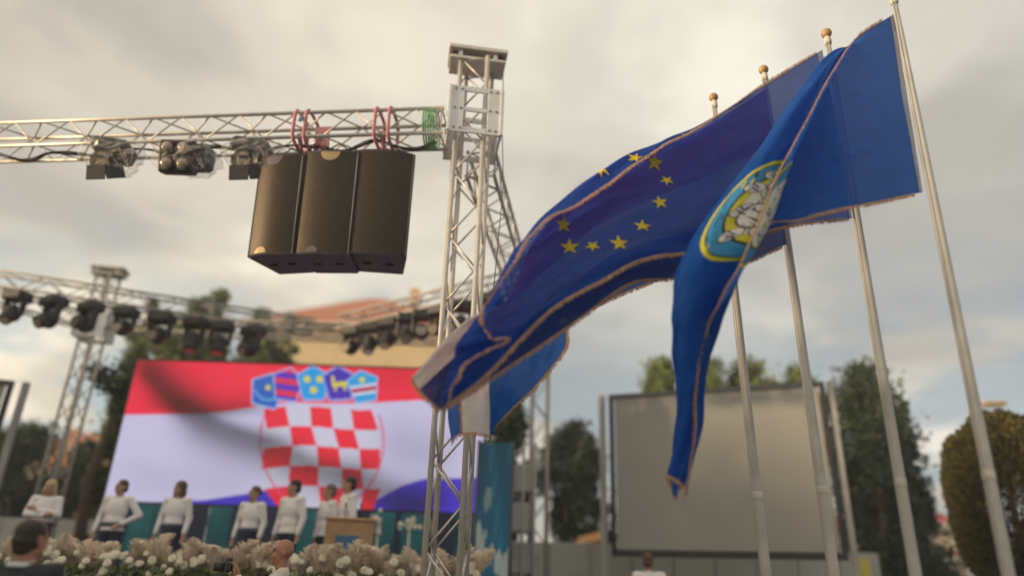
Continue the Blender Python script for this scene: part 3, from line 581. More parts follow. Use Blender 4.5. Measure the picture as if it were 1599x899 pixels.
# the star flag
B = Flag('star_flag', [
    lin((1284, 78, 5.38), (1336, 340, 5.38), 6),
    [(1190, 136, 5.24), (1195, 146, 5.27), (1204, 200, 5.28), (1214, 250, 5.28), (1224, 300, 5.27), (1234, 352, 5.26)],
    [(1102, 193, 5.08), (1100, 192, 5.14), (1112, 235, 5.18), (1124, 280, 5.16), (1136, 325, 5.12), (1150, 374, 5.12)],
    [(1035, 226, 4.96), (1030, 223, 5.05), (1030, 268, 5.10), (1042, 310, 5.08), (1058, 352, 5.02), (1075, 393, 5.03)],
    [(970, 270, 4.86), (955, 260, 4.97), (955, 296, 5.04), (968, 335, 5.02), (984, 374, 4.95), (1000, 406, 4.97)],
    [(905, 317, 4.77), (880, 311, 4.90), (880, 350, 4.98), (896, 385, 4.96), (918, 418, 4.88), (936, 440, 4.90)],
    [(850, 352, 4.70), (815, 373, 4.82), (818, 405, 4.92), (834, 432, 4.90), (852, 458, 4.82), (868, 477, 4.84)],
    [(806, 402, 4.64), (780, 426, 4.76), (784, 460, 4.84), (790, 488, 4.82), (800, 512, 4.75), (812, 530, 4.78)],
    [(764, 462, 4.60), (752, 490, 4.68), (742, 520, 4.74), (738, 545, 4.74), (742, 570, 4.70), (756, 588, 4.72)],
    [(748, 494, 4.58), (722, 530, 4.64), (708, 560, 4.68), (698, 590, 4.68), (694, 615, 4.66), (698, 632, 4.66)],
    [(757, 512, 4.54), (768, 528, 4.56), (792, 528, 4.58), (746, 556, 4.58), (712, 592, 4.58), (698, 626, 4.60)]],
    'dark blue flag with a ring of yellow stars, streaming left across the tower', 'eu', 4.2, .011)
B.sheet('cloth', 0, 10, 0, 5, 240, 110, 'eu'); B.patch('hoist_band', [(.0, .02), (.09, .02), (.09, 4.98), (.0, 4.98)], 'hem', .004, 6)
B.fringe(edge('c', 0, .1, 9.9, 200, 0, -1)); B.fringe(edge('c', 5, .1, 9.9, 200, 0, 1)); B.fringe(edge('a', 10, 0, 5, 60, 1, 0))
def near_px(F, x, y, alo, ahi, clo, chi):
    A_, C_ = np.meshgrid(np.linspace(alo, ahi, 120), np.linspace(clo, chi, 80), indexing='ij'); P = F.raw(A_.ravel(), C_.ravel()) - C_O; z = P @ C_F; k = np.argmin((PW / 2 + FPX * (P @ C_R) / z - x) ** 2 + (PH / 2 - FPX * (P @ C_U) / z - y) ** 2); return A_.ravel()[k], C_.ravel()[k]
for (x, y, r_, an, fl_) in ((1022, 253, .066, 0, 0), (1039, 285, .05, .5, 0), (1030, 318, .056, .2, 0), (1003, 352, .058, -.1, 0), (968, 377, .064, .1, 0), (925, 385, .050, .6, 0), (890, 385, .064, 0, 0), (880, 352, .058, .1, 0), (938, 268, .055, .3, 1), (992, 246, .055, .3, 1)):
    B.star(*(near_px(B, x, y, 2.5, 7, .05, .98) if fl_ else near_px(B, x, y, 2.2, 7, 1.2, 4.8)), r_ * 1.25, an)

# the tricolour behind it
def colc(F, parts):
    for (c0, c1, mt, nm) in parts: F.sheet(nm, 0, F.S - 1, c0, c1, 180, max(12, int((c1 - c0) * 16)), mt)
C3 = Flag('tricolour_flag', [
    lin((1197, 138, 5.93), (1229, 381, 5.93), 6), lin((1104, 197, 5.72), (1152, 414, 5.70), 6), lin((1000, 248, 5.52), (1062, 433, 5.50), 6), lin((890, 318, 5.34), (985, 442, 5.32), 6), lin((832, 378, 5.18), (900, 500, 5.16), 6),
    [(805, 452, 5.20), (800, 460, 5.10), (798, 475, 5.06), (806, 500, 5.06), (820, 525, 5.05), (835, 545, 5.05)],
    [(775, 520, 5.16), (756, 505, 5.06), (745, 492, 4.98), (746, 515, 4.96), (758, 550, 4.95), (775, 585, 4.96)],
    [(742, 570, 5.10), (712, 545, 5.00), (692, 534, 4.90), (696, 556, 4.88), (708, 590, 4.88), (728, 616, 4.90)],
    [(716, 618, 5.06), (680, 600, 4.95), (646, 588, 4.84), (650, 602, 4.83), (666, 622, 4.83), (688, 640, 4.85)]],
    'red, white and blue tricolour flag showing from behind the star flag', 'navy', 2.2, .006)
colc(C3, ((0, 1.67, 'red', 'red_stripe'), (1.67, 3.33, 'white', 'white_stripe'), (3.33, 5, 'navy', 'blue_stripe')))
C3.fringe(edge('c', 5, .1, 7.95, 160, 0, 1)); C3.fringe(edge('a', 8, 0, 5, 50, 1, 0))
# the farthest flag, blue with a white end
D = Flag('blue_white_flag', [
    lin((1119, 192, 6.40), (1146, 372, 6.40), 6), lin((1010, 315, 6.28), (1050, 425, 6.28), 6), lin((900, 400, 6.15), (950, 468, 6.15), 6),
    [(800, 462, 6.02), (820, 468, 6.06), (840, 476, 6.08), (858, 484, 6.06), (874, 494, 6.02), (890, 500, 6.00)],
    [(740, 520, 5.95), (756, 530, 6.0), (775, 540, 6.03), (800, 545, 6.03), (845, 550, 6.0), (882, 546, 5.95)],
    [(706, 580, 5.92), (722, 590, 5.86), (764, 592, 5.84), (775, 598, 5.95), (805, 605, 5.98), (835, 604, 5.94)],
    [(700, 640, 5.90), (720, 640, 5.82), (765, 642, 5.80), (770, 648, 5.92), (785, 650, 5.95), (798, 640, 5.92)],
    [(704, 690, 5.90), (722, 676, 5.80), (764, 680, 5.78), (764, 690, 5.90), (766, 684, 5.93), (768, 676, 5.92)]],
    'soft blue flag with a white panel and gold edge, lowest behind the star flag', 'city', 3.1, .006)
D.sheet('cloth', 0, 7, 0, 1, 120, 16, 'city'); D.sheet('cloth', 0, 7, 2, 5, 120, 48, 'city'); D.sheet('cloth', 0, 3.9, 1, 2, 70, 16, 'city'); D.sheet('white_panel', 3.9, 7, 1, 2, 60, 16, 'white')
D.fringe(edge('c', 5, .2, 6.9, 150, 0, 1)); D.fringe(edge('a', 7, 0, 5, 50, 1, 0)); D.fringe(edge('c', 1, 4.6, 6.95, 60, 0, -1), .025)
D.patch('emblem_mark', ell_sc(3.08, 4.6, .10, .34), 'lemon', .004, 2)

# ------------------------------------------------------------------ stage, screen picture
SF = 1.12
st = thing('stage', (-4.1, 12.6, 0), 'dark stage platform under the lit flag screen, fronted by flowers', 'stage')
MB().box((-4.1, 12.75, SF - .06), (9.4, 5.4, .12), bev=.01).build('deck', M['deck'], st)
MB().box((-4.1, 10.14, SF / 2 - .07), (9.3, .05, SF - .16)).build('skirt_panel', M['navyp'], st)
for i in range(9):
    for y in (10.25, 15.3): MB().cyl((-8.5 + i * 1.1, y, 0), (-8.5 + i * 1.1, y, SF - .12), .03, n=8).build('leg', M['steel'], st, True)
LX0, LX1, LZ0, LZ1, LY = -7.72, -0.47, 2.68, 5.485, 14.3
def sstep(x, a, b): t = np.clip((x - a) / (b - a), 0, 1); return t * t * (3 - 2 * t)
def led_picture(u, v):
    # design sheet of the picture, 580 x 228 units, origin top left
    x = 165 + 580 * u + (1 - v) * 0 + 50 * v * (1 - u) + 0; y = 562 + 16 * u + (1 - v) * (213 + 14 * u); x = x + 17 * v * u
    red = srgb(245, 38, 70); wht = srgb(206, 200, 232); blu = srgb(72, 52, 200)
    b1 = np.interp(x, [165, 195, 300, 350, 400, 450, 520, 580, 660, 760], [650, 649, 648, 645, 637, 630, 632, 631, 626, 622])
    b2 = np.interp(x, [165, 230, 320, 400, 440, 480, 560, 590, 625, 660, 760], [778, 780, 778, 768, 761, 790, 792, 780, 762, 752, 751])
    k1 = sstep(y, b1 - 1.5, b1 + 1.5)[:, None]; k2 = sstep(y, b2 - 1.5, b2 + 1.5)[:, None]; c = red * (1 - k1) + wht * k1; c = c * (1 - k2) + blu * k2
    # folds of the pictured cloth
    def fold(x0, y0, x1, y1, wa, wb, dep):
        d = np.array([x1 - x0, y1 - y0], float); l = np.hypot(*d); d /= l; s_ = (x - x0) * d[0] + (y - y0) * d[1]; o = (x - x0) * -d[1] + (y - y0) * d[0] - 5 * np.sin(s_ / 34.0)
        return 1 - dep * np.exp(-(o / np.where(o > 0, wb, wa)) ** 2) * sstep(s_, -45, 35) * (1 - sstep(s_, l - 35, l + 45))
    sh = fold(215, 560, 300, 655, 40, 20, .82) * fold(250, 634, 400, 648, 22, 8, .5) * fold(300, 640, 440, 706, 16, 44, .74) * fold(440, 706, 560, 752, 20, 38, .66) * fold(545, 745, 660, 790, 30, 30, .62) * fold(600, 800, 690, 780, 24, 16, .6) * fold(300, 796, 420, 784, 14, 14, .4) * fold(600, 690, 700, 720, 50, 34, .24) * fold(200, 735, 380, 765, 30, 30, .12) * fold(560, 590, 650, 575, 20, 20, .18)
    # chequered shield
    yl = [640, 672, 702, 733, 763, 795]; xs = [[412, 446, 484, 517, 548, 580], [416, 452, 486, 520, 552, 590], [412, 456, 494, 528, 560, 592], [408, 452, 496, 532, 562, 592], [412, 450, 496, 534, 566, 592], [436, 462, 500, 536, 560, 580]]
    yw = y + 4.5 * np.sin((x - 400) / 38.0) + (x - 500) * .02
    row = np.clip(np.searchsorted(yl, yw) - 1, -1, 5); inside = (row >= 0) & (row < 5)
    for r_ in range(5):
        m_ = row == r_; f = (yw[m_] - yl[r_]) / (yl[r_ + 1] - yl[r_]); lx = np.array(xs[r_])[None] * (1 - f[:, None]) + np.array(xs[r_ + 1])[None] * f[:, None]; cl = (x[m_][:, None] >= lx).sum(1) - 1; ok = (cl >= 0) & (cl < 5); sub = c[m_]; rd = (cl + r_) % 2 == 0; sub[ok & rd] = srgb(240, 40, 66); sub[ok & ~rd] = srgb(208, 205, 226); c[m_] = sub
    o = np.abs(np.hypot((x - 502) / 96, (y - 690) / 108) - 1) < .014; c[o & (y > 650)] = srgb(225, 90, 120)
    c = c * sh[:, None]
    # crown of five small shields
    for (cx, cy, w, h, ti, base_, mark) in ((418, 610, 30, 27, -.25, (30, 95, 190), 'star'), (450, 600, 27, 27, -.15, (85, 40, 190), 'bars'), (490, 598, 28, 28, 0, (10, 155, 230), 'dots'), (530, 598, 28, 28, .05, (70, 40, 180), 'goat'), (568, 603, 27, 26, .15, (20, 160, 225), 'band')):
        X = (x - cx) * math.cos(ti) - (y - cy) * math.sin(ti); Y_ = (x - cx) * math.sin(ti) + (y - cy) * math.cos(ti)
        def pent(k): return (Y_ < h * k) & (Y_ > -h * k + np.abs(X) * .62) & (np.abs(X) < w * k * (.80 + -.20 * (Y_ / h)))
        c[pent(1.06)] = srgb(150, 190, 245); q = pent(.96); c[q] = srgb(*base_); yel = srgb(215, 205, 70)
        if mark == 'star': c[q & (np.hypot(X, Y_ + 4) < 4.5)] = yel; c[q & (np.abs(np.hypot(X, Y_ + 4) - 20) < 2) & (Y_ > 4)] = srgb(90, 160, 220)
        if mark == 'bars': c[q & (((Y_ + 8) % 19) < 9)] = srgb(225, 40, 80)
        if mark == 'dots':
            for dx, dy in ((-10, -6), (10, -6), (0, 12)): c[q & (np.hypot(X - dx, Y_ - dy) < 6)] = yel
        if mark == 'goat': c[q & (np.abs(X - 1) < 12) & (np.abs(Y_ - 2) < 4)] = yel; c[q & (np.abs(X + 9) < 2.5) & (Y_ > -12) & (Y_ < 2)] = yel; c[q & ((np.abs(X + 6) < 2) | (np.abs(X - 9) < 2)) & (Y_ > 0) & (Y_ < 13)] = yel
        if mark == 'band': c[q & (np.abs(Y_ - 6) < 3.5)] = srgb(190, 40, 70); c[q & (np.abs(np.abs(Y_ - 6) - 6) < 2)] = srgb(220, 225, 240); c[q & (np.hypot(X, Y_ + 10) < 5)] = yel
    return c
led = thing('led_screen', ((LX0 + LX1) / 2, LY, SF), 'large lit screen showing a red, white and blue chequered flag', 'led screen')
nu_, nv_ = 440, 180; U, V = np.meshgrid(np.linspace(0, 1, nu_ + 1), np.linspace(0, 1, nv_ + 1), indexing='xy'); vs = np.stack([LX0 + U.ravel() * (LX1 - LX0), np.full(U.size, LY), LZ0 + V.ravel() * (LZ1 - LZ0)], 1); kk = nu_ + 1
m = MB(); m.add(vs, [(j * kk + i, j * kk + i + 1, (j + 1) * kk + i + 1, (j + 1) * kk + i) for j in range(nv_) for i in range(nu_)]); pic = m.build('picture', attr_mat('led_picture', 0.55), led)
ca = pic.data.color_attributes.new('Picture', 'FLOAT_COLOR', 'POINT'); cc_ = np.ones((len(vs), 4)); cc_[:, :3] = led_picture(U.ravel(), V.ravel()); ca.data.foreach_set('color', cc_.ravel())
MB().box(((LX0 + LX1) / 2, LY + .12, (LZ0 + LZ1) / 2), (LX1 - LX0 + .1, .2, LZ1 - LZ0 + .1)).build('housing', M['black'], led)
for x in np.linspace(LX0 + .4, LX1 - .4, 5): MB().cyl((x, LY + .3, SF), (x, LY + .3, LZ1), .05, n=8).build('support', M['steel'], led, True)
# printed wall under the screen
bw = thing('stage_back_wall', ((LX0 + LX1) / 2, LY, SF), 'teal and navy printed panels under the lit screen', 'panel wall')
xs_ = np.linspace(LX0, LX1, 15)
for i in range(14):
    MB().box(((xs_[i] + xs_[i + 1]) / 2, LY - .02, (SF + LZ0) / 2 - .02), (xs_[1] - xs_[0] - .02, .04, LZ0 - SF - .06), bev=.005).build('panel', M['teal' if i % 3 else 'navyp'], bw)
    if i % 2: MB().box((xs_[i], LY - .06, (SF + LZ0) / 2 - .02), (.10, .05, LZ0 - SF - .08)).build('post', M['navyp'], bw)
# round white ornaments on the rail right of the lectern
for i, px in enumerate((592, 640)):
    c = at(px, 812 + 6 * (i % 2), Y=13.6); m = MB()
    for k in range(14): m.ell(c + rng.normal(0, .085, 3) * np.array([1, .4, 1]), rng.uniform(.025, .055), 8, 6)
    m.tube([c, (c[0], 13.6, SF)], .02, 6)
    tag(m.build('flower_ball', M['petal'], None, True), f'white flower cluster on a stand behind the lectern, {ordl[i]} from the left', 'flower cluster', 'white flower clusters behind the lectern')
# wave banner
def poster(name, x0, x1, y, z0, z1, fn, t, n=(60, 160)):
    U, V = np.meshgrid(np.linspace(0, 1, n[0] + 1), np.linspace(0, 1, n[1] + 1)); vs = np.stack([x0 + U.ravel() * (x1 - x0), np.full(U.size, y), z0 + V.ravel() * (z1 - z0)], 1); k = n[0] + 1; m = MB(); m.add(vs, [(j * k + i, j * k + i + 1, (j + 1) * k + i + 1, (j + 1) * k + i) for j in range(n[1]) for i in range(n[0])])
    o = m.build(name, attr_mat(name + '_print'), t); ca = o.data.color_attributes.new('Picture', 'FLOAT_COLOR', 'POINT'); c = np.ones((len(vs), 4)); c[:, :3] = fn(U.ravel(), V.ravel()); ca.data.foreach_set('color', c.ravel()); return o
def wave_pic(u, v):
    c = np.array([.008, .16, .33]) * (1 - v[:, None]) + np.array([.006, .08, .17]) * v[:, None]; n = np.sin(9 * u + 5 * v) * .5 + np.sin(23 * u - 17 * v + 2) * .3 + np.sin(41 * u + 37 * v) * .25
    c = c + np.clip(n, 0, 1)[:, None] * np.array([.01, .12, .16]); w = (v < .34 + .10 * np.sin(5 * u + 1) + .05 * n) & (v > .08 + .25 * (1 - u) * .6) & (n > -.35); c[w] = np.array([.42, .52, .54]) + n[w][:, None] * .14; w2 = np.hypot(u - .35, (v - .62) * 1.8) + .08 * n < .13; c[w2] = np.array([.22, .34, .36]); return np.clip(c, .003, .7)
bx0, bx1 = at(746, 790, Y=13.4)[0], at(796, 790, Y=13.4)[0]; bz1 = at(765, 690, Y=13.4)[2]
bn = thing('wave_banner', ((bx0 + bx1) / 2, 13.4, 0), 'tall blue banner printed with a white breaking wave beside the screen', 'banner')
poster('print', bx0, bx1, 13.4, 1.25, bz1, wave_pic, bn); MB().box(((bx0 + bx1) / 2, 13.44, bz1 / 2 + .03), (bx1 - bx0 + .03, .06, bz1 - .1)).build('board', M['navyp'], bn)
for x in (bx0 - .03, bx1 + .03): MB().cyl((x, 13.43, 0), (x, 13.43, bz1 + .04), .03, n=8).build('post', M['steel'], bn, True)
# grey clad scaffold beside the rear tower
sx0, sx1 = at(798, 800, Y=14.6)[0], at(834, 800, Y=14.6)[0]; sz = at(810, 705, Y=14.6)[2]; t = thing('scaffold', ((sx0 + sx1) / 2, 14.9, 0), 'pale grey scaffold stack between the wave banner and the rear tower', 'scaffold')
for x in (sx0, (sx0 + sx1) / 2, sx1):
    for y in (14.6, 15.1): MB().cyl((x, y, 0), (x, y, sz + .2), .028, n=8).build('standard', M['grey'], t, True)
for k in range(5): MB().box(((sx0 + sx1) / 2 - .05 * (k % 2), 14.85, .4 + k * sz / 5.2), (sx1 - sx0 - .08, .42, .55), bev=.02).build('case', M['grey' if k % 2 == 0 else 'wallw'], t); MB().cyl((sx0, 14.6, .1 + k * sz / 5.2), (sx1, 14.6, .1 + k * sz / 5.2), .02, n=6).build('ledger', M['steel'], t, True)

# lectern
lx0, lx1 = at(502, 840, Y=11.0)[0], at(580, 840, Y=11.0)[0]; lz = at(540, 808, Y=11.0)[2]; t = thing('lectern', ((lx0 + lx1) / 2, 11.2, SF), 'light wooden lectern with a blue picture on its front', 'lectern', rz=R(9))
w = (lx1 - lx0) * .95
def lk(n, m, mt, s=False): return link(n, m.mesh(n, M[mt], s), t, local=True)
lk('body', MB().box((0, 0, (lz - SF) / 2), (w, .5, lz - SF - .03), bev=.012), 'wood'); lk('top', MB().box((0, 0, lz - SF), (w + .05, .56, .04), rx(.08), bev=.008), 'wood')
lk('picture_panel', MB().box((-.02, -.262, (lz - SF) * .62), (w * .48, .02, .38), bev=.004), 'bluetag'); m = MB()
for i in range(9): m.ell((-.02 + (i - 4) * .032, -.275, (lz - SF) * .62 - .06 - .03 * abs(i - 4) / 4), (.03, .008, .05 + .03 * (i % 2)), 8, 6)
lk('emblem', m, 'grey', True)
for s in (-.1, .12): lk('microphone', MB().tube([(s, .05, lz - SF), (s, .0, lz - SF + .14), (s, -.08, lz - SF + .22)], [.006, .006, .016], 8), 'black', True)

# flowers along the stage edge
FZ = SF - .19
fb_ = thing('flower_bank', (-4.1, 9.8, 0), 'long bank of beige pampas plumes and white roses along the stage edge', 'flower bank')
MB().box((-4.1, 9.82, (FZ + .26) / 2), (8.0, .5, FZ + .26), bev=.02).build('planter', M['deck'], fb_)
def plume_mesh(seed):
    r_ = np.random.default_rng(seed); m = MB(); vs = []; fs = []
    m.tube([(0, 0, -.25), (.01, 0, .05), (.04, 0, .30)], [.006, .005, .003], 5)
    for i in range(420):
        t_ = r_.uniform(0, 1); z = .02 + .33 * t_; rad = .095 * math.sin(math.pi * min(1, t_ * .9 + .12)) ** .8; a_ = r_.uniform(0, 2 * math.pi); c = np.array([.12 * t_ * t_, 0, z]); o = np.array([math.cos(a_), math.sin(a_), .9]); e = c + o * rad * r_.uniform(.5, 1.1); w_ = np.cross(o, [0, 0, 1]); w_ = w_ / np.linalg.norm(w_) * .007; k = len(vs); vs += [c - w_ * .5, c + w_ * .5, e + w_, e - w_]; fs.append((k, k + 1, k + 2, k + 3))
    m.add(vs, fs); return m.mesh('plume', M['plume'])
def rose_mesh(seed):
    r_ = np.random.default_rng(seed); m = MB()
    for ring, (n, rad, tilt, sz_) in enumerate(((3, .010, 1.2, .03), (5, .022, .9, .036), (6, .034, .55, .04))):
        for i in range(n):
            a_ = 2 * math.pi * i / n + ring * .5; q_ = rz(a_) @ ry(-tilt + .5); m.ell(np.array([math.cos(a_) * rad, math.sin(a_) * rad, .012 - ring * .008]), (.010, sz_ * .75, sz_ * .8), 7, 5, rot=rz(a_) @ ry(.5 - .15 * ring))
    return m.mesh('rose', M['petal'], True)
pls = [plume_mesh(i) for i in range(4)]; ros = [rose_mesh(i) for i in range(3)]
for i in range(92):
    x = -7.95 + 7.7 * (i + rng.uniform(.1, .9)) / 92; o = link('plume', pls[i % 4], fb_); o.location = (x, 9.82 + rng.uniform(-.15, .22), FZ + rng.uniform(.40, .56)); o.rotation_euler = (rng.uniform(-.25, .25), rng.uniform(-.35, .35), rng.uniform(0, 6.28)); s_ = rng.uniform(.8, 1.3); o.scale = (s_ * 1.25, s_ * 1.25, s_)
for i in range(230):
    o = link('rose', ros[i % 3], fb_); o.location = (-7.95 + 7.7 * rng.uniform(0, 1), 9.52 + rng.uniform(0, .2), FZ + rng.uniform(.25, .74)); o.rotation_euler = (R(70) + rng.uniform(-.5, .3), rng.uniform(-.5, .5), rng.uniform(-.5, .5)); o.scale = (rng.uniform(.65, 1.35),) * 3
def leaf_cloud(pts, size, up=.3, seed=0):
    r_ = np.random.default_rng(seed); n = len(pts); d = r_.normal(0, 1, (n, 3)); d[:, 2] += up; d /= np.linalg.norm(d, axis=1)[:, None]; e = np.cross(d, r_.normal(0, 1, (n, 3))); e /= np.linalg.norm(e, axis=1)[:, None]; s_ = (size * r_.uniform(.6, 1.4, n))[:, None]
    vs = np.stack([pts - d * s_ * .5, pts + e * s_ * .32, pts + d * s_ * .5, pts - e * s_ * .32], 1).reshape(-1, 3); m = MB(); m.v = [tuple(x) for x in vs]; m.f = [(4 * i, 4 * i + 1, 4 * i + 2, 4 * i + 3) for i in range(n)]; m.m = [0] * n; return m
pts = np.stack([rng.uniform(-8, -.2, 6500), rng.uniform(9.5, 10.0, 6500), FZ + rng.uniform(.1, .58, 6500)], 1)
fo = leaf_cloud(pts, .075, .5, 4).build('foliage', M['leaf_light'], fb_); fo['kind'] = 'stuff'

# ------------------------------------------------------------------ people
def hand(m, w, d, side, s=1.0, curl=.4):
    """palm and five fingers added to the body shape m at wrist w, pointing along d; the thumb leaves the palm's side"""
    d = np.array(d, float); d /= np.linalg.norm(d); a = np.cross(d, [0, -1, 0]); a = a / (np.linalg.norm(a) + 1e-9); n = np.cross(a, d)
    m.cap(w, w + d * .085 * s, .026 * s, .030 * s)
    for k in range(4):
        b = w + d * .085 * s + a * (k - 1.5) * .019 * s; l_ = (.034, .041, .038, .030)[k] * s; e = b + d * l_ + n * l_ * curl; m.cap(b, e, .0095 * s, .009 * s); m.cap(e, e + d * l_ * .7 + n * l_ * curl * 1.6, .009 * s, .0075 * s)
    b = w + d * .03 * s + a * side * .028 * s; e = b + d * .035 * s + a * side * .028 * s; m.cap(b, e, .012 * s, .011 * s); m.cap(e, e + d * .03 * s + a * side * .004 * s, .0105 * s, .009 * s)
def remesh(o, v, it=4):
    r_ = o.modifiers.new('surface', 'REMESH'); r_.mode = 'VOXEL'; r_.voxel_size = v; r_.use_smooth_shade = True; s_ = o.modifiers.new('soften', 'SMOOTH'); s_.factor = .5; s_.iterations = it
def person(loc, label, H=1.7, yaw=0.0, hair='hair_dark', hstyle='short', top='shirt', bottom='skirt', arms='down', head_yaw=0.0, voxel=.013, sash=True, skin='skin', wide=1.0, pitch=0.0):
    k = H / 1.72; t = thing('person', loc, label, 'person', None, yaw)
    def lk(n, m, mt, rm=None, it=4):
        me = m.mesh(n, M[mt], True); me.transform(Matrix.Scale(k, 4)); o = link(n, me, t, local=True)
        if rm: remesh(o, rm, it)
        return o
    S = {-1: np.array([-.185 * wide, 0, 1.41]), 1: np.array([.185 * wide, 0, 1.41])}; poses = {}
    for s in (-1, 1):
        poses[s] = (np.array([s * .25 * wide, .02, 1.14]), np.array([s * .25 * wide, -.05, .90]), np.array([s * .02, -.10, -1]))
    if arms == 'hip': poses[1] = (np.array([.40, .04, 1.17]), np.array([.20, -.10, 1.02]), np.array([-.6, -.3, -.4]))
    if arms == 'folded':
        for s in (-1, 1): poses[s] = (np.array([s * .24, -.06, 1.16]), np.array([-s * .06, -.19, 1.18 + .04 * s]), np.array([-s, -.1, .3]))
    if arms == 'camera':
        poses[-1] = (np.array([-.27, -.20, 1.20]), np.array([-.14, -.40, 1.40]), np.array([.35, -.35, 1])); poses[1] = (np.array([.26, -.20, 1.18]), np.array([.08, -.38, 1.38]), np.array([-.4, -.3, 1]))
    HQ = rz(head_yaw) @ rx(pitch); HC = np.array([0, -.015, 1.605])
    def hp(x, y, z): return HC + HQ @ np.array([x, y, z])
    # one continuous body
    m = MB(); m.ell((0, .0, 1.26), (.165 * wide, .11, .20)); m.ell((0, .0, 1.05), (.14 * wide, .10, .17)); m.ell((0, 0, .93), (.165 * wide, .115, .13)); m.cap((0, .01, 1.40), hp(0, .01, -.06), .062, .054)
    for s in (-1, 1):
        m.cap((s * .06, .01, 1.42), S[s], .055, .058); e, w_, d = poses[s]; m.cap(S[s], e, .052, .041); m.cap(e, w_, .040, .027); hand(m, w_, d, -s if arms == 'down' else s)
        m.cap((s * .09, 0, .90), (s * .095, -.01, .50), .085, .055); m.cap((s * .095, -.01, .50), (s * .10, .02, .09), .054, .036); m.cap((s * .10, .04, .045), (s * .11, -.14, .035), .036, .032)
    m.ell(hp(0, .012, .035), (.076, .095, .092), rot=HQ); m.ell(hp(0, -.022, -.045), (.058, .068, .075), rot=HQ); m.ell(hp(0, -.06, -.095), (.026, .024, .022), rot=HQ)   # skull, jaw, chin
    m.cap(hp(0, -.082, .025), hp(0, -.108, -.018), .010, .015)
    for s in (-1, 1): m.ell(hp(s * .078, .012, -.005), (.012, .022, .032), 8, 6, rot=HQ); m.ell(hp(s * .032, -.078, .035), (.022, .012, .010), 8, 6, rot=HQ); m.ell(hp(s * .045, -.062, -.035), (.022, .022, .024), 8, 6, rot=HQ)
    body = lk('body', m, skin, voxel)
    for s in (-1, 1): lk('eye', MB().ell(hp(s * .031, -.086, .016), (.013, .008, .008), 8, 6, rot=HQ), 'eye')
    lk('mouth', MB().ell(hp(0, -.092, -.056), (.024, .008, .008), 8, 6, rot=HQ), 'lip')
    # clothes
    m = MB(); m.ell((0, 0, 1.26), (.182 * wide, .128, .205)); m.ell((0, -.005, 1.07), (.165 * wide, .122, .17)); m.cap((0, .01, 1.40), (0, .01, 1.445), .074, .066)
    if bottom == 'trousers' or top == 'suit': m.ell((0, 0, .95), (.182 * wide, .13, .13))
    for s in (-1, 1):
        m.cap((s * .06, .01, 1.41), S[s], .066, .071); e, w_, d = poses[s]; m.cap(S[s], e, .066, .056); m.cap(e, e + (w_ - e) * .93, .055, .043)
    lk('jacket' if top == 'suit' else 'shirt', m, top, voxel, 5)
    m = MB()
    if bottom == 'skirt':
        m.cyl((0, 0, 1.02), (0, 0, .55), .158 * wide, .20, 20); m.ell((0, 0, .92), (.185 * wide, .14, .14))
    else:
        m.ell((0, 0, .92), (.178 * wide, .128, .13))
        for s in (-1, 1): m.cap((s * .09, 0, .88), (s * .095, -.01, .50), .098, .078); m.cap((s * .095, -.01, .50), (s * .10, .01, .10), .076, .066)
    lk(bottom, m, 'suit' if top == 'suit' else 'skirt', voxel * 1.3)
    if sash: lk('sash', MB().tube([(.172 * wide * math.cos(a_), .132 * math.sin(a_), 1.02) for a_ in np.linspace(0, 2 * math.pi, 25)], .034, 8), 'sash')
    m = MB()
    if hstyle == 'short': m.ell(hp(0, .022, .052), (.084, .098, .088), rot=HQ); m.ell(hp(0, .06, -.01), (.076, .058, .07), rot=HQ)
    elif hstyle == 'long':
        m.ell(hp(0, .022, .050), (.090, .104, .092), rot=HQ); m.ell(hp(0, .06, -.05), (.092, .06, .12), rot=HQ)
        for s in (-1, 1): m.ell(hp(s * .080, .01, -.06), (.026, .05, .12), rot=HQ)
    elif hstyle == 'bun': m.ell(hp(0, .022, .050), (.084, .099, .088), rot=HQ); m.ell(hp(0, .12, .04), (.042, .04, .042), rot=HQ)
    elif hstyle == 'crown':     # thinning on top: hair only round the sides and back
        m.ell(hp(0, .034, -.005), (.083, .088, .066), rot=HQ); m.ell(hp(0, .024, .045), (.083, .096, .079), rot=HQ)
        m.ell(hp(0, .055, -.05), (.064, .05, .045), rot=HQ)
    if hstyle != 'bald': lk('hair', m, hair, .010, 2)
    if top == 'suit': lk('shirt_collar', MB().tube([(.070 * math.cos(a_), .012 + .070 * math.sin(a_), 1.462) for a_ in np.linspace(0, 2 * math.pi, 21)], .013, 8), 'shirt')
    return t
def on_stage(px, py, Y, **kw):
    c = at(px, py, Y=Y); H = c[2] - SF; return person((c[0], Y, SF), H=H, **kw)
on_stage(82, 750, 12.2, label='blond woman with folded arms, leftmost on stage beside the screen', hair='hair_blond', hstyle='long', arms='folded', yaw=R(15))
on_stage(193, 750, 12.3, label='dark haired person in loose white shirt, one hand on the hip', hair='hair_brown', arms='hip', bottom='trousers', yaw=R(-8), wide=1.12, head_yaw=R(-20))
on_stage(284, 752, 12.3, label='woman with brown hair, white blouse and long navy skirt', hair='hair_brown', hstyle='long', yaw=R(-10), head_yaw=R(-15))
on_stage(400, 760, 12.3, label='slim woman in white blouse standing left of the tall man', hair='hair_brown', hstyle='bun', yaw=R(-18), head_yaw=R(-20))
on_stage(462, 750, 12.2, label='tall man in untucked white shirt turned left, left of the lectern', hair='hair_dark', yaw=R(-35), bottom='trousers', top='shirt', head_yaw=R(-30), wide=1.1, sash=False)
on_stage(517, 757, 12.4, label='grey haired person in white shirt just behind the lectern edge', hair='hair_grey', yaw=R(-50), bottom='trousers', head_yaw=R(-20), sash=False)
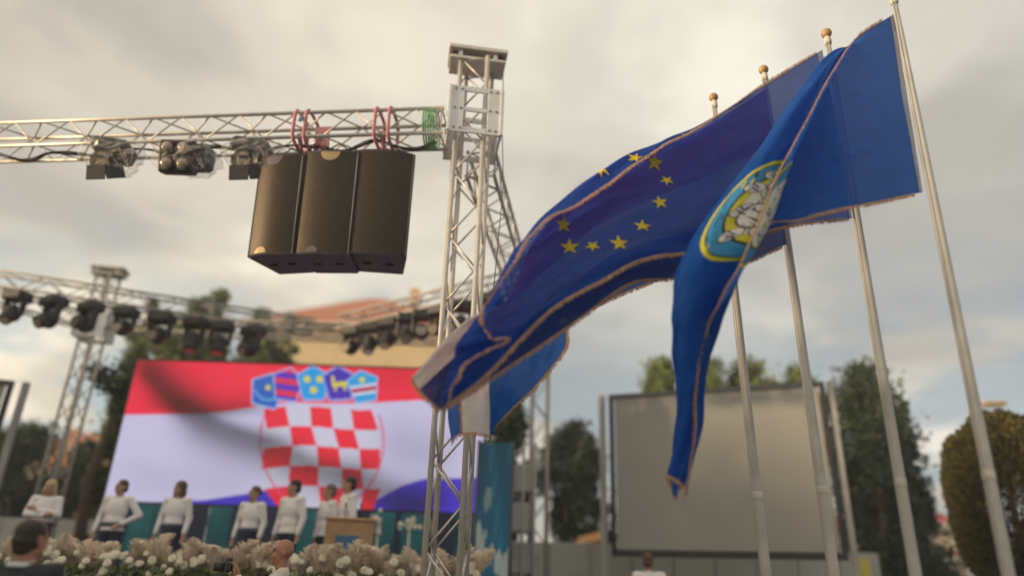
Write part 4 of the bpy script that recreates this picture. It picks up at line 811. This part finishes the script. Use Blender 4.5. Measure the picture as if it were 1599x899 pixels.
on_stage(548, 745, 12.0, label='dark haired person in white shirt standing behind the lectern', hair='hair_dark', yaw=R(-60), bottom='trousers', head_yaw=R(-20), sash=False)
c = at(55, 812, Y=4.7); person((c[0], 4.7, 0), 'man in a dark suit seen from behind at the lower left corner', H=c[2], yaw=R(172), hair='hair_dark', hstyle='crown', top='suit', bottom='trousers', sash=False, voxel=.009, skin='skin_tan', head_yaw=R(-8), wide=1.15)
c = at(446, 843, Y=7.4); bald = person((c[0], 7.4, 0), 'bald man in a pale shirt lifting a black camera among the flowers', H=c[2], yaw=R(-70), hstyle='bald', top='shirtpale', bottom='trousers', sash=False, voxel=.009, skin='skin_tan', arms='camera', wide=1.1, pitch=-.1)
bq = rz(R(-70)); cc0 = np.array([c[0], 7.4, 0]) + bq @ np.array([-.03, -.47, 1.47]) * (c[2] / 1.72)
t = thing('photo_camera', cc0, 'black photo camera held up by the bald man', 'camera', None, R(-70))
link('camera_body', MB().box((0, 0, 0), (.15, .07, .10), bev=.015).mesh('camera_body', M['black']), t, local=True); link('lens_barrel', MB().cyl((0, -.03, 0), (0, -.13, 0), .04, .043, 18).mesh('lens_barrel', M['black'], True), t, local=True); link('viewfinder', MB().box((0, 0, .062), (.06, .06, .04), bev=.012).mesh('viewfinder', M['black']), t, local=True)
c = at(1012, 864, Y=13.0); person((c[0], 13.0, 0), 'distant person in white shirt below the grey projection screen', H=c[2], hair='hair_brown', top='shirt', bottom='trousers', yaw=R(160), sash=False, skin='skin_tan')

# ------------------------------------------------------------------ projection screens
def proj_screen(pl, pr, yl, yr, y0, y1, label):
    """pl/pr: photo columns, yl/yr: (top, bottom) rows at the left and right side, y0/y1 depths"""
    a0, a1 = at(pl, yl[0], Y=y0), at(pl, yl[1], Y=y0); b0, b1 = at(pr, yr[0], Y=y1), at(pr, yr[1], Y=y1); zt = (a0[2] + b0[2]) / 2; zb = (a1[2] + b1[2]) / 2; A0 = np.array([a0[0], y0, 0]); B0 = np.array([b0[0], y1, 0]); d = (B0 - A0); w = np.linalg.norm(d); d /= w; n = np.array([d[1], -d[0], 0]); Z = np.array([0, 0, 1.0]); Rm = np.stack([d, -n, Z], 1)
    t = thing('projection_screen', (A0 + B0) / 2, label, 'projection screen', 'projection screens'); mid = (A0 + B0) / 2
    MB().box(mid + Z * (zt + zb) / 2, (w - .16, .02, zt - zb - .1), Rm).build('sheet', M['screen'], t)
    MB().box(mid + Z * zt + n * .0, (w + .1, .1, .1), Rm, bev=.01).build('frame_rail', M['steel'], t); MB().box(mid + Z * zb, (w + .1, .1, .14), Rm, bev=.01).build('frame_rail', M['black'], t)
    for e, s in ((A0, -1), (B0, 1)):
        MB().box(e + Z * (zt + zb) / 2, (.10, .09, zt - zb + .02), Rm, bev=.01).build('frame_post', M['black'], t)
        MB().box(e + d * s * .2 + np.array([0, .1, 0]) + Z * (zt + .1) / 2, (.13, .13, zt + .04), Rm, bev=.015).build('mast', M['grey'], t)
        MB().box(e + d * s * .16 + np.array([0, .1, .02]), (.8, .8, .03)).build('foot', M['steel'], t)
    return t
proj_screen(954, 1283, (617, 858), (602, 872), 16.0, 14.3, 'large blank grey projection screen behind the flagpoles on the right')
proj_screen(-240, 22, (584, 760), (585, 745), 13.2, 14.2, 'blank grey projection screen cut off by the left edge')

# ------------------------------------------------------------------ trees
def branchy(t, base, h, r, n, seed, mt='bark', spread=.5):
    r_ = np.random.default_rng(seed); m = MB(); m.tube([base, base + np.array([r_.normal(0, .03) * h, r_.normal(0, .03) * h, h * .5]), base + np.array([0, 0, h * .92])], [r, r * .6, r * .12], 9)
    for i in range(n):
        z = h * r_.uniform(.25, .8); a_ = r_.uniform(0, 6.28); l_ = h * spread * r_.uniform(.3, .55); o = np.array([math.cos(a_), math.sin(a_), .7]); b = base + np.array([0, 0, z]); m.tube([b, b + o * l_ * .5, b + o * l_ + np.array([0, 0, l_ * .15])], [r * .38, r * .22, r * .06], 6)
    m.build('trunk', M[mt], t, True)
def tree(px, ptop, pbase_z, Y, wpx, label, leaf, kind='round', n=7000, seed=0, size=.13, low=.25, group='trees round the square'):
    tp = at(px, ptop, Y=Y); zc = (tp - C_O) @ C_F; rad = wpx / 2 / FPX * zc; h = tp[2] - pbase_z; base = np.array([tp[0], Y, pbase_z]); t = thing('tree', base, label, 'tree', group); r_ = np.random.default_rng(seed)
    branchy(t, base, h, max(.05, h * .028), 9, seed, spread=min(.6, rad / h * 1.3))
    z0 = h * low; pts = []
    if kind == 'topiary':
        u = r_.normal(0, 1, (n, 3)); u /= np.linalg.norm(u, axis=1)[:, None]; q_ = (1 - .12 * np.abs(r_.normal(0, 1, n)))[:, None]; bump = (1 + .03 * np.sin(9 * u[:, 0] + 4 * u[:, 2]) + .03 * np.sin(13 * u[:, 1] + 7 * u[:, 2]))[:, None]; zz_ = np.sign(u[:, 2:]) * np.abs(u[:, 2:]) ** .8
        pts = np.concatenate([u[:, :2], zz_], 1) * np.array([rad, rad, (h - z0) / 2]) * q_ * bump + base + np.array([0, 0, (h + z0) / 2])
    else:
        nc = 46 if kind != 'shoots' else 60
        for i in range(nc):
            t_ = r_.uniform(0, 1)
            if kind == 'cone': wd = rad * (1 - t_ * .92) ** .8
            elif kind == 'column': wd = rad * (.35 + .65 * math.sin(math.pi * min(1, t_ * .85 + .12)))
            elif kind == 'shoots': wd = rad * (math.sin(math.pi * min(.98, t_ * .62 + .30)) if t_ < .75 else .75 * (1.05 - t_) / .3)
            else: wd = rad * math.sqrt(max(.04, 1 - (2 * t_ - 1) ** 2))
            a_ = r_.uniform(0, 6.28); ro = wd * math.sqrt(r_.uniform(0, 1)) * .85; c = base + np.array([ro * math.cos(a_), ro * math.sin(a_), z0 + (h - z0) * t_ * .97]); cs_ = rad * r_.uniform(.16, .34); pts.append(c + r_.normal(0, 1, (n // nc, 3)) * cs_ * np.array([.55, .55, .62 if kind != 'shoots' else 1.0]))
        pts = np.concatenate(pts); pts = pts[pts[:, 2] < base[2] + h * 1.03]
    leaf_cloud(pts, size, .3, seed).build('crown', M[leaf], t); return t
# right side
tree(1556, 645, 0, 13.0, 185, 'round clipped tree with golden top at the right edge', 'leaf_olive', 'topiary', 52000, 11, .095, .28)
tree(1345, 578, 0, 20, 165, 'dark tree with upright shoots right of the projection screen', 'leaf_dark', 'shoots', 24000, 12, .16, .10)
tree(1396, 640, 0, 21, 64, 'small feathery dark tree behind the second flagpole', 'leaf_dark', 'shoots', 8000, 31, .15, .2)
for i, (px, y, w, lb) in enumerate(((1035, 566, 60, 'light green shrub top showing over the left end of the projection screen'), (1100, 570, 70, 'light green shrub top over the projection screen behind the hanging flag end'), (1170, 566, 75, 'light green bushy tree top over the middle of the projection screen'), (1240, 572, 66, 'light green shrub top over the right end of the projection screen'))):
    tree(px, y, 0, 22, w * 1.5, lb, 'leaf_light', 'round', 9000, 40 + i, .15, .55)
tree(896, 664, 0, 24, 130, 'dark dense tree left of the projection screen', 'leaf_dark', 'round', 15000, 15, .17, .12)
tree(795, 612, 0, 19, 85, 'green tree half hidden behind the lowest blue flag', 'leaf_dark', 'round', 8000, 16, .15, .3)
# behind the stage
for i, (px, y, w, lf, lb) in enumerate(((240, 455, 40, 'leaf_mid', 'slim green poplar top left behind the lit screen'), (321, 452, 36, 'leaf_mid', 'pointed poplar between two taller neighbours behind the screen'), (351, 446, 40, 'leaf_light', 'tallest light green poplar behind the lit screen'), (415, 468, 32, 'leaf_mid', 'thin poplar just left of the tiled roof'), (460, 487, 30, 'leaf_light', 'light green young tree before the tiled roof'))):
    tree(px, y, 0, 24, w * 1.5, lb, lf, 'column', 12000, 50 + i, .17, .2, 'poplars behind the screen')
tree(285, 505, 0, 22, 150, 'wide bushy tree filling in over the left half of the lit screen', 'leaf_mid', 'round', 22000, 60, .17, .3); tree(420, 515, 0, 22, 130, 'broad bushy tree over the middle of the lit screen', 'leaf_mid', 'round', 18000, 61, .17, .3)
tree(213, 545, 0, 17, 46, 'small leafy tree at the upper left corner of the lit screen', 'leaf_mid', 'round', 3500, 62, .13, .4)
tree(40, 668, 0, 26, 170, 'dark broad tree in the left distance', 'leaf_dark', 'round', 14000, 63, .18, .12); tree(140, 690, 0, 25, 90, 'dark tree between the far left tower and the screen', 'leaf_dark', 'round', 9000, 64, .18, .12)
# leafy branch reaching out beside the screen
b0 = at(214, 640, Y=16.6); b1 = at(150, 578, Y=16.6); t = thing('tree_branch', b0, 'dark leafy branch reaching out left of the lit screen', 'branch'); MB().tube([b0, (b0 + b1) / 2 + np.array([0, 0, -.15]), b1], [.04, .03, .012], 7).build('limb', M['bark'], t, True)
pts = np.concatenate([b0 + (b1 - b0) * k + rng.normal(0, .13, (90, 3)) for k in np.linspace(0, 1, 9)] + [at(195, 595, Y=16.6) + rng.normal(0, .2, (260, 3))]); leaf_cloud(pts, .13, .2, 9).build('leaves', M['leaf_dark'], t)

# ------------------------------------------------------------------ houses and walls
def house(name, x0, x1, y0, y1, zw, zr, label, wall, roof, wins, axis='x', over=.5, kind='gable', shut=False):
    t = thing(name, ((x0 + x1) / 2, (y0 + y1) / 2, 0), label, 'house', 'houses round the square')
    MB().box(((x0 + x1) / 2, (y0 + y1) / 2, zw / 2), (x1 - x0, y1 - y0, zw)).build('wall', M[wall], t)
    X0, X1, Y0, Y1 = x0 - over, x1 + over, y0 - over, y1 + over; m = MB(); ym, xm = (Y0 + Y1) / 2, (X0 + X1) / 2
    if kind == 'hip':
        i_ = min((Y1 - Y0) / 2, (X1 - X0) * .45); V = [(X0, Y0, zw), (X1, Y0, zw), (X1, Y1, zw), (X0, Y1, zw), (X0 + i_, ym, zr), (X1 - i_, ym, zr)]; m.add(V, [(0, 1, 5, 4), (1, 2, 5), (2, 3, 4, 5), (3, 0, 4), (3, 2, 1, 0)])
    elif axis == 'x': V = [(X0, Y0, zw), (X1, Y0, zw), (X1, Y1, zw), (X0, Y1, zw), (X0, ym, zr), (X1, ym, zr)]; m.add(V, [(0, 1, 5, 4), (2, 3, 4, 5), (1, 2, 5), (3, 0, 4), (3, 2, 1, 0)])
    else: V = [(X0, Y0, zw), (X1, Y0, zw), (X1, Y1, zw), (X0, Y1, zw), (xm, Y0, zr), (xm, Y1, zr)]; m.add(V, [(1, 2, 5, 4), (3, 0, 4, 5), (0, 1, 4), (2, 3, 5), (3, 2, 1, 0)])
    rf = m.build('roof', M[roof], t); MB().box((xm, Y0 - .02, zw - .06), (X1 - X0, .14, .16)).build('eaves', M['frame'], rf)
    if kind != 'hip' or True: MB().box((xm + (X1 - X0) * .2, ym, zr + .1), (.6, .6, 1.1), bev=.02).build('chimney', M['ochre'], rf)
    for wx, wz, ww, wh in wins:
        f = MB().box((wx, y0 - .02, wz), (ww + .18, .08, wh + .18)).build('window', M['frame'], t); MB().box((wx, y0 - .05, wz), (ww, .06, wh)).build('pane', M['glass'], f); MB().box((wx, y0 - .085, wz), (.06, .04, wh)).build('mullion', M['frame'], f)
        for s in (-1, 1) if shut else ():
            MB().box((wx + s * (ww * .5 + .36), y0 - .05, wz), (.5, .06, wh + .1)).build('shutter', M['shutter'], f)
    return t
Y = 36.0
xl, xr = at(470, 530, Y=Y)[0], at(700, 530, Y=Y)[0]; zw = at(560, 512, Y=Y)[2]; zr = at(600, 462, Y=41)[2]
house('town_house', xl - 2.4, xr, Y, Y + 11, zw, zr, 'cream town house with orange tiled hip roof behind the stage', 'cream', 'tile', [(xl + 1.2 + i * 3.4, zw - 3.4, .9, 1.4) for i in range(3)], kind='hip', over=.7)
Y = 42.0; xl, xr = at(82, 690, Y=Y)[0], at(215, 690, Y=Y)[0]; zw = at(140, 700, Y=Y)[2]; zr = at(140, 672, Y=46)[2]
house('town_house', xl, xr, Y, Y + 9, zw, zr, 'low ochre house with orange tiled roof behind the far left tower', 'ochre', 'tile', [(xl + 1.4 + i * 2.4, zw - 1.8, .9, 1.3) for i in range(2)])
Y = 44.0; xl, xr = at(-30, 690, Y=Y)[0], at(70, 690, Y=Y)[0]; zw = at(20, 700, Y=Y)[2]; zr = at(20, 680, Y=48)[2]
house('town_house', xl, xr, Y, Y + 9, zw, zr, 'tiled house roof just showing over the dark tree at the left edge', 'pale', 'tile', [])
Y = 40.0; xl, xr = at(1405, 840, Y=Y)[0], at(1500, 840, Y=Y)[0]; zw = at(1440, 818, Y=Y)[2]; zr = at(1450, 780, Y=Y + 2)[2]
house('town_house', xl, xr, Y, Y + 9, zw, zr, 'far house with bright red roof between the two right trees', 'pale', 'tile_red', [])
Y = 27.0; xl, xr = at(1385, 880, Y=Y)[0], at(1510, 880, Y=Y)[0]; zw = at(1440, 868, Y=Y)[2]; zr = at(1450, 842, Y=Y)[2]
house('garden_house', xl, xr, Y, Y + 5, zw, zr, 'small cream gabled house low between the right flagpoles', 'cream', 'tile', [], axis='y', over=.25)
def low_wall(xa, xb, Y, ztop, label, mt='wallw', n=8):
    t = thing('hoarding', ((xa + xb) / 2, Y, 0), label, 'hoarding', 'pale hoardings'); w = (xb - xa) / n
    for i in range(n): MB().box((xa + (i + .5) * w, Y, ztop / 2 + .02), (w - .03, .06, ztop - .06), bev=.008).build('panel', M[mt], t); MB().box((xa + i * w, Y + .05, ztop / 2), (.06, .05, ztop)).build('post', M['grey'], t)
    return t
low_wall(at(792, 870, Y=18)[0], at(1372, 870, Y=18)[0], 18.0, at(1000, 850, Y=18)[2], 'pale hoarding running under the right projection screen', n=9)
low_wall(at(-40, 830, Y=19)[0], at(160, 830, Y=19)[0], 19.0, at(40, 808, Y=19)[2], 'pale hoarding at the lower left behind the blond woman', n=5)
c0 = at(895, 852, Y=20); c1 = at(942, 832, Y=20); t = thing('awning', (c0[0], 20, 0), 'small orange awning beside the left post of the projection screen', 'awning'); m = MB(); w = c1[0] - c0[0]
m.add([(c0[0], 19.4, c0[2]), (c1[0], 19.4, c0[2] + .2), (c1[0], 21, c1[2] + .1), (c0[0] + w * .3, 21, c1[2] - .05), (c0[0], 19.4, c0[2] - .08), (c1[0], 19.4, c0[2] + .12)], [(0, 1, 2, 3), (4, 5, 1, 0), (4, 3, 2, 5)]); m.build('canopy', M['orange'], t)
for x in (c0[0] + .05, c1[0] - .05):
    for y in (19.45, 20.95): MB().cyl((x, y, 0), (x, y, c0[2] - .02), .03, n=6).build('post', M['steel'], t, True)
c0 = at(1347, 872, Y=16.5); m = MB(); m.tube([(c0[0], 16.5, z) for z in (0, .3, c0[2] * .6, c0[2])], [.16, .17, .15, .11], 12); tag(m.build('waste_bin', M['yellowp'], None, True), 'yellow bin beside the right post of the projection screen', 'bin')
# street lamp
lp = at(1545, 631, Y=17.5); t = thing('street_lamp', (lp[0] - .55, 17.5, 0), 'street lamp head beside the nearest flagpole over the round tree', 'street lamp')
MB().tube([(lp[0] - .55, 17.5, 0), (lp[0] - .55, 17.5, lp[2] - .25), (lp[0] - .45, 17.5, lp[2] - .02), (lp[0], 17.5, lp[2])], [.06, .045, .035, .03], 10).build('mast', M['grey'], t, True); MB().box((lp[0] + .1, 17.5, lp[2] + .02), (.62, .26, .11), ry(-.05), bev=.05).build('lamp_head', M['lampw'], t); MB().box((lp[0] + .12, 17.5, lp[2] - .05), (.4, .18, .03), ry(-.05)).build('lens', M['frame'], t)

# the long block across the square, left of and behind the viewer, whose shade lies over everything below some four metres
dh = np.array([sdir[0], sdir[1]]); dh /= np.linalg.norm(dh); bc = np.array([-4.0, 9.0]) + dh * 55; ang = math.atan2(dh[1], dh[0]) + math.pi / 2; hb_ = 55 * math.tan(R(SUN_EL)) + 3.5
t = thing('apartment_block', (bc[0], bc[1], 0), 'long apartment block across the square behind the viewer', 'apartment block', None, ang)
link('wall', MB().box((0, 0, hb_ / 2), (130, 10, hb_)).mesh('wall', M['pale']), t, local=True)
link('shading_storey', MB().box((-8.0, 0, hb_ + .95), (12, 9, 1.3)).mesh('shading_storey', M['pale']), t, local=True)  # unseen raised wing, added to keep the right projection screen in shade
m = MB(); m.box((0, 0, hb_ + .15), (131, 11, .3)); link('roof', m.mesh('roof', M['tile']), t, local=True)
pm = MB().box((0, 0, 0), (1.2, .1, 1.6)).mesh('window', M['glass'])
for i in range(40):
    for j in range(4):
        for s in (-1,): o = link('window', pm, t, local=True); o.location = (-60 + i * 3, s * 5.02, 2.4 + j * 3.1)

# evening haze over the square
hm = bpy.data.materials.new('evening_haze'); hm.use_nodes = True; hn = hm.node_tree.nodes; hn.clear(); ho = hn.new('ShaderNodeOutputMaterial'); hv = hn.new('ShaderNodeVolumePrincipled')
hv.inputs['Color'].default_value = (0.90, 0.92, 0.95, 1); hv.inputs['Density'].default_value = 0.0028; hm.node_tree.links.new(hv.outputs[0], ho.inputs['Volume'])
tag(MB().box((39, 40, 8.5), (244, 382, 19.0)).build('haze', hm), kind='stuff')
